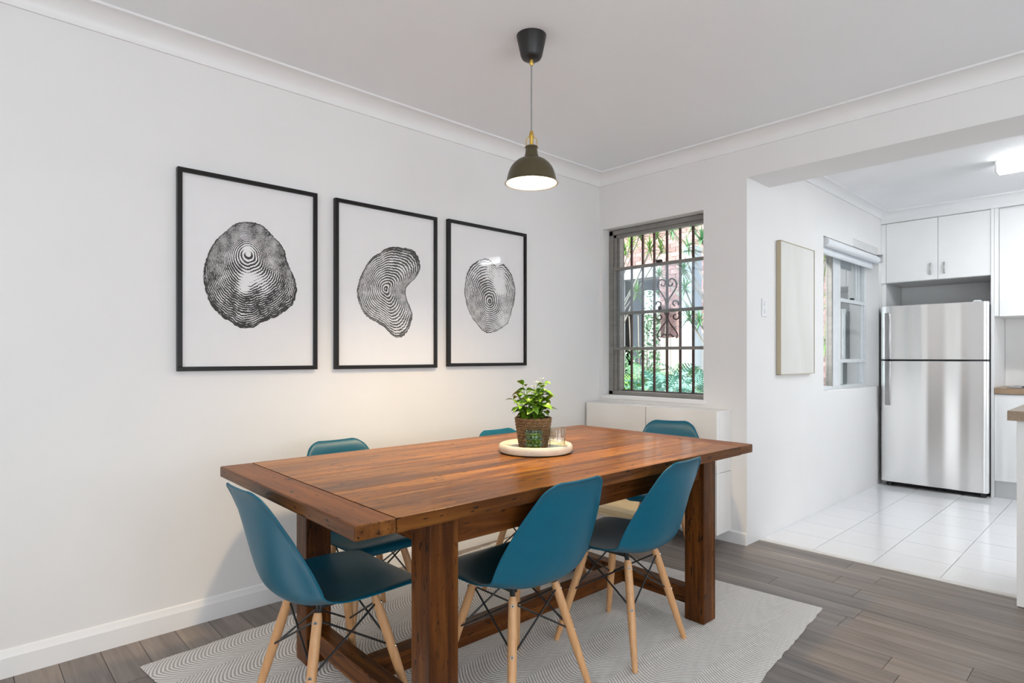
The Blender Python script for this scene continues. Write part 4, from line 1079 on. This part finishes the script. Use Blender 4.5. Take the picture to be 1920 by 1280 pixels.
# porch opening, seen low in window 1
pa, pb = at_y(1167, 520, YBR).x, at_y(1237, 520, YBR).x
pz0, pz1 = -.3, at_y(1190, 523, YBR).z
xb0, xb1, zb1 = -10.4, -2.4, 5.6
mb = MB()
mb.box((xb0, YBR + .006, -.3), (pa, YBR + .35, zb1)).box((pb, YBR + .006, -.3), (xb1, YBR + .35, zb1)).box((pa, YBR + .006, pz1), (pb, YBR + .35, zb1))
bpart('mortar_wall', mb, 'mortar')
BL, BH, J = .230, .076, .011
cells = []
row = 0; z = -.3
while z < zb1 - BH:
    x = xb0 - (BL + J) / 2 * (row % 2)
    while x < xb1:
        xa, xc = max(x, xb0), min(x + BL, xb1)
        segs = [(xa, xc)]
        if z + BH > pz0 and z < pz1 + .22:      # leave the porch and its lintel free
            ns = []
            for (a, b_) in segs:
                if b_ <= pa - .08 or a >= pb: ns.append((a, b_))
                else:
                    if a < pa - .08: ns.append((a, pa - .08))
                    if b_ > pb: ns.append((pb, b_))
            segs = ns
        for (a, b_) in segs:
            if b_ - a > .04: cells.append((a, b_, z))
        x += BL + J
    z += BH + J; row += 1
def seen(c):
    u, v = proj(((c[0] + c[1]) / 2, YBR, c[2] + .04)); return (1162 < u < 1322 and 405 < v < 735) or (1543 < u < 1562 and 455 < v < 725)
vis = [c for c in cells if seen(c)]
random.Random(3).shuffle(vis); single = set(vis[:300])
bm_std = MB().box((-BL / 2, -.010, 0), (BL / 2, .02, BH)).mesh('brick'); bm_std.materials.append(M['brick'])
rest = MB(); rb = random.Random(8)
for c in cells:
    pr = rb.uniform(-.004, .004)
    if c in single:
        L = c[1] - c[0]
        o = bpy.data.objects.new('brick', bm_std); COL.objects.link(o); o.parent = bb
        o.location = ((c[0] + c[1]) / 2 + 6.5, pr, c[2] + .3); o.scale = (L / BL, 1, 1)
    else: rest.box((c[0], YBR - .010 + pr, c[2]), (c[1], YBR + .02, c[2] + BH))
stuff(bpart('brick', rest, 'brick'))
bpart('lintel', MB().box((pa - .08, YBR - .05, pz1), (at_y(1225, 515, YBR).x, YBR + .1, pz1 + .215)), 'whitewash')
bpart('porch_back', MB().box((pa - .05, YBR + 1.2, -.3), (pb + .05, YBR + 1.3, pz1 + .3)).box((pa - .05, YBR + .1, -.3), (pa, YBR + 1.25, pz1 + .2)).box((pb, YBR + .1, -.3), (pb + .05, YBR + 1.25, pz1 + .2)).box((pa - .05, YBR + .1, pz1 + .02), (pb + .05, YBR + 1.3, pz1 + .1)), 'render')
# arched white doorway inside the porch
ax0, ax1 = at_y(1178, 600, YBR + .9).x, at_y(1206, 600, YBR + .9).x
zc_ = at_y(1190, 556, YBR + .9).z; rA = (ax1 - ax0) / 2; cxA = (ax0 + ax1) / 2
outl = [(ax0, -.3)] + [(cxA - rA * math.cos(t), zc_ + rA * math.sin(t) * .9) for t in [PI * k / 12 for k in range(13)]] + [(ax1, -.3)]
inn = [(cxA + (x - cxA) * .72, -.3 if z < -.2 else zc_ + (z - zc_) * .72) for x, z in outl]
poly = outl + inn[::-1]
mb = MB(); n = len(outl); y0_, y1_ = YBR + .86, YBR + .96
for yv in (y0_, y1_): mb.v += [(x, yv, z) for x, z in outl] + [(x, yv, z) for x, z in inn]
for k in range(n - 1):
    mb.f += [(k, k + 1, n + k + 1, n + k), (2 * n + k, 3 * n + k, 3 * n + k + 1, 2 * n + k + 1), (k, 2 * n + k, 2 * n + k + 1, k + 1), (n + k, n + k + 1, 3 * n + k + 1, 3 * n + k)]
bpart('arched_door_frame', mb, 'whitewash')
bpart('door', MB().prism(inn, lambda p, t: (p[0], t, p[1]), YBR + .92, YBR + .95), 'render')
# tall iron gate with a curved top beside the doorway
gx0, gx1 = at_y(1208, 560, 10.2).x, at_y(1236, 560, 10.2).x
ig = thing('garden_gate', 'white painted tall iron gate in front of the brick building', 'gate', ((gx0 + gx1) / 2, 10.2, -.3))
gl_, gw = 10, gx1 - gx0
for k in range(gl_ + 1):
    x = -gw / 2 + gw * k / gl_; zt = 2.78 - .12 * (k / gl_) + .06 * math.sin(PI * k / gl_)
    build('bar', MB().box((x - .012, -.012, 0), (x + .012, .012, zt)), 'ironwhite', ig)
build('top_rail', MB().tube([(-gw / 2 + gw * k / 10, 0, 2.78 - .12 * k / 10 + .06 * math.sin(PI * k / 10)) for k in range(11)], .02, 6), 'ironwhite', ig, smooth=60)
build('rail', MB().box((-gw / 2, -.015, 2.0), (gw / 2, .015, 2.05)), 'ironwhite', ig)
# grey rendered post, pale fence panel, white garden wall
px0, px1 = at_y(1277.5, 600, 8.6), at_y(1298.5, 600, 8.6)
po = thing('garden_post', 'wide grey rendered post standing in the garden', 'post', ((px0.x + px1.x) / 2, 8.6, -.3))
hw = (px1.x - px0.x) / 2
boxo('shaft', (-hw, 0, 0), (hw, .3, at_y(1288, 470, 8.6).z + .3), 'render', po, .02)
boxo('cap', (-hw - .03, -.03, at_y(1288, 470, 8.6).z + .3), (hw + .03, .33, at_y(1288, 470, 8.6).z + .38), 'render', po, .01)
fp = thing('fence_panel', 'weathered pale green board fence between the gate and the post', 'fence', (0, 9.2, -.3))
fa, fb = at_y(1238, 640, 9.2).x, at_y(1277, 640, 9.2).x
nb = 8
for k in range(nb):
    xa = fa + (fb - fa) * k / nb; xc = fa + (fb - fa) * (k + 1) / nb
    boxo('board', (xa + .004, rnd.uniform(-.006, .006), 0), (xc - .004, .03, at_y(1255, 633, 9.2).z + .3 + rnd.uniform(-.01, .01)), 'fence', fp)
boxo('rail', (fa, .03, .9), (fb, .07, 1.0), 'fence', fp)
gw_ = boxo('garden_wall', (at_y(1300, 640, 9.0).x, 9.0, -.3), (-3.7, 9.2, at_y(1310, 624, 9.0).z), 'whitewash', bevel=.01)
tag(gw_, 'low white painted garden wall right of the grey post', 'wall')
# neighbouring light wall far left so that the court is closed
lf = boxo('courtyard_wall', (-12.4, YB + TH + .3, -.3), (-12.2, 16, 5.4), 'whitewash'); struct(lf); lf.name = 'wall_court'

def strap_leaf(mb, base, az, el, L, W, droop, n=4, fold=.25):
    """one tapering strap leaf added to mb"""
    d = Vector((math.cos(az) * math.cos(el), math.sin(az) * math.cos(el), math.sin(el))); sd = Vector((-math.sin(az), math.cos(az), 0)); o = len(mb.v)
    for i in range(n + 1):
        f = i / n; p = base + d * (L * f) + Vector((0, 0, -droop * L * f * f)); wd = W * (.45 + 1.6 * f * (1 - f)) * (1 - f ** 3) + .0008
        mb.v += [tuple(p - sd * wd), tuple(p + Vector((0, 0, -wd * fold))), tuple(p + sd * wd)]
    for i in range(n):
        for k in range(2): mb.f.append((o + i * 3 + k, o + i * 3 + k + 1, o + i * 3 + 4 + k, o + i * 3 + 3 + k))
rg = random.Random(17)
# branching dragon tree with rosettes of narrow leaves
def rosette_tree(label, ybase, xbase, heads, m, group='rosette trees in the court'):
    t = thing('rosette_tree', label, 'tree', (xbase, ybase, -.3), 0, group)
    inv = Matrix.Translation((-xbase, -ybase, .3))
    def part(name, mb, mm, **k):
        o = build(name, mb, mm, None, **k); o.parent = t; o.matrix_parent_inverse = inv; return o
    root = Vector((xbase, ybase, -.3)); fork = root + Vector((0, 0, 1.5))
    part('trunk', MB().tube([root, root + Vector((.03, .02, .8)), fork], [.03, .026, .022], 8), 'branch', smooth=60)
    for (u, v, y, rad) in heads:
        h = at_y(u, v, y); mid = fork.lerp(h, .55) + Vector((rg.uniform(-.1, .1), rg.uniform(-.1, .1), -.15))
        part('branch', MB().tube(smooth_path([tuple(fork), tuple(mid), tuple(h)], 4), .011, 6), 'branch', smooth=60)
        mb = MB()
        for k in range(40):
            strap_leaf(mb, h + Vector((0, 0, rg.uniform(-.05, .03))), rg.uniform(0, 2 * PI), rg.uniform(-.8, 1.4), rad * rg.uniform(.8, 1.1), .0095, rg.uniform(.0, .22))
        part('leaf_rosette', mb, m)
rosette_tree('rosette leaved tree in the court, foliage across the upper left of the window', 6.9, -5.75, [(1218, 466, 6.8, .21), (1184, 452, 7.0, .20), (1200, 440, 6.9, .20), (1193, 548, 6.9, .21), (1240, 470, 7.0, .18), (1172, 470, 7.1, .17), (1233, 440, 7.0, .19)], 'gardenleaf2')
rosette_tree('rosette leaved tree in front of the grey post', 6.6, -3.2, [(1291, 461, 6.4, .19), (1284, 540, 6.5, .20), (1281, 505, 6.6, .17), (1293, 594, 6.4, .21), (1316, 450, 6.3, .21), (1260, 430, 6.7, .20), (1300, 426, 6.6, .17), (1236, 512, 6.7, .17), (1312, 600, 6.4, .16)], 'gardenleaf')
rosette_tree('slender rosette leaved tree seen through the kitchen window', 9.2, -3.55, [(1550, 480, 9.0, .4), (1556, 560, 9.1, .36), (1548, 640, 9.0, .4)], 'gardenleaf2')
# lobed garden plants along the window: each big leaf is a part of its plant
def lobed_leaf_mesh(L, W, nl):
    vs, fs = [], []; n = nl * 2
    mid = [(L * i / n, 0, -.22 * L * (i / n) ** 2 + .0) for i in range(n + 1)]
    vs += mid
    for s in (-1, 1):
        for i in range(nl):
            f = (i + .5) / nl; wl = W * math.sin(PI * (.12 + .84 * f)) ** .7
            b0, b1 = mid[i * 2], mid[min(i * 2 + 2, n)]; o = len(vs)
            tipx = (b0[0] + b1[0]) / 2 + wl * .55
            zt = (b0[2] + b1[2]) / 2
            vs += [(b0[0], s * .004, b0[2]), (b1[0] * .7 + b0[0] * .3, s * .004, zt), (tipx - .10 * L, s * wl * .6, zt + .02 * L), (tipx - .02 * L, s * wl * .55, zt + .02 * L), (tipx, s * wl, zt - .05 * L)]
            fs += [(o, o + 1, o + 3, o + 2), (o + 2, o + 3, o + 4)]
    for i in range(n):      # narrow rib
        pass
    me = bpy.data.meshes.new('leaf'); me.from_pydata(vs, [], fs); me.validate(); return me
def fern_leaf_mesh(L, W, n=11):
    mb = MB()
    for s in (-1, 1):
        for i in range(n):
            f = (i + .6) / n; x = L * f; z = -.25 * L * f * f; wl = W * math.sin(PI * (.15 + .82 * f)); o = len(mb.v)
            mb.v += [(x - .012, 0, z), (x + .014, 0, z - .004), (x + wl * .62 + .008, s * wl, z - .05 * L * f), (x + wl * .45, s * wl * .9, z)]
            mb.f += [(o, o + 1, o + 2, o + 3)]
    mb.tube([(0, 0, 0), (L * .5, 0, -.0625 * L), (L, 0, -.25 * L)], [.006, .004, .001], 5)
    me = mb.mesh('leaf'); return me
LOB = [lobed_leaf_mesh(.46, .21, 7), fern_leaf_mesh(.55, .16)]
def garden_plant(label, x, y, z0, m, kinds, nlv, spread, h, group='leafy plants below the window'):
    t = thing('garden_plant', label, 'plant', (x, y, -.3), 0, group)
    mk = {}
    for k in kinds:
        me = LOB[k].copy(); me.materials.clear(); me.materials.append(M[m]); mk[k] = me
    build('stem', MB().tube([(0, 0, 0), (.02, .01, z0 + .3)], .02, 8), 'branch', t, smooth=60)
    for i in range(nlv):
        a = rg.uniform(0, 2 * PI); el = rg.uniform(.05, 1.15)
        p = Vector((rg.uniform(-.06, .06), rg.uniform(-.06, .06), z0 + .3 + rg.uniform(-.25, .05)))
        d = Vector((math.cos(a) * math.cos(el), math.sin(a) * math.cos(el), math.sin(el))) * rg.uniform(.1, spread)
        q = p + d
        lf_ = bpy.data.objects.new('leaf', mk[rg.choice(kinds)]); COL.objects.link(lf_); lf_.parent = t
        lf_.location = q; lf_.rotation_euler = (rg.uniform(-.4, .4), -el * .8, a); s = rg.uniform(.7, 1.15) * h; lf_.scale = (s, s, s)
spots = [(1162, 4.7, 'gardenleaf2', [0, 1], 'bright green lobed plant by the window\'s corner post, leftmost of the row'), (1188, 5.7, 'gardenleaf', [1], 'dark feathery fern second from the corner post in the row outside'),
         (1213, 6.7, 'gardenleaf', [0, 1], 'dark green lobed plant third from the corner post in the row outside'), (1236, 4.7, 'blueleaf', [0], 'blue-green lobed plant behind the middle of the window grille'),
         (1264, 5.7, 'blueleaf', [0, 1], 'big blue-green plant below the scroll ornament of the grille'), (1292, 6.9, 'gardenleaf', [1, 0], 'green feathery plant in front of the grey post'),
         (1318, 4.7, 'blueleaf', [0, 1], 'blue-green plant at the window\'s outer side, last of the row')]
for (u, y, m, kk, lab) in spots:
    p = at_y(u, 700, y); garden_plant(lab, p.x, y, .80 + rg.uniform(-.05, .05), m, kk, 30, .16, .55)
p = at_y(1250, 700, 8.0); garden_plant('dark spiky plant in front of the board fence', p.x, 8.0, .75, 'gardenleaf', [1], 16, .3, .8)
for (y, lab) in ((7.4, 'bushy green plant low behind the kitchen window, nearer one'), (8.6, 'bushy green plant low behind the kitchen window, farther one')):
    p = at_y(1550, 700, y); garden_plant(lab, p.x, y, .5, 'gardenleaf2', [0, 1], 26, .3, .7)
# small leaved climber on the gate
cl = thing('climbing_shrub', 'small leaved climber growing up the iron gate', 'shrub', ((gx0 + gx1) / 2, 10.0, -.3))
mb = MB()
for k in range(800):
    u = rg.uniform(1166, 1236); v = rg.uniform(590, 700) if rg.random() < .85 else rg.uniform(545, 600)
    if u < 1205 and v < 650: continue
    yy = 9.95 + rg.uniform(-.12, .12); q = at_y(u, v, yy) - Vector(cl.location); a, b_ = rg.uniform(0, 2 * PI), rg.uniform(-1, 1); s = rg.uniform(.025, .05)
    d = Vector((math.cos(a), math.sin(a) * .4, b_)).normalized() * s; e = d.cross(Vector((0, 1, 0))).normalized() * s * .5
    mb.add([q - d, q + e, q + d, q - e], [(0, 1, 2, 3)])
stuff(build('leaves', mb, 'gardenleaf', cl))
for k in range(5): build('stem', MB().tube([(-.4 + .2 * k, 0, 0), (-.35 + .18 * k, .02, 1.2), (-.4 + .22 * k, 0, 2.3)], .012, 6), 'branch', cl, smooth=60)
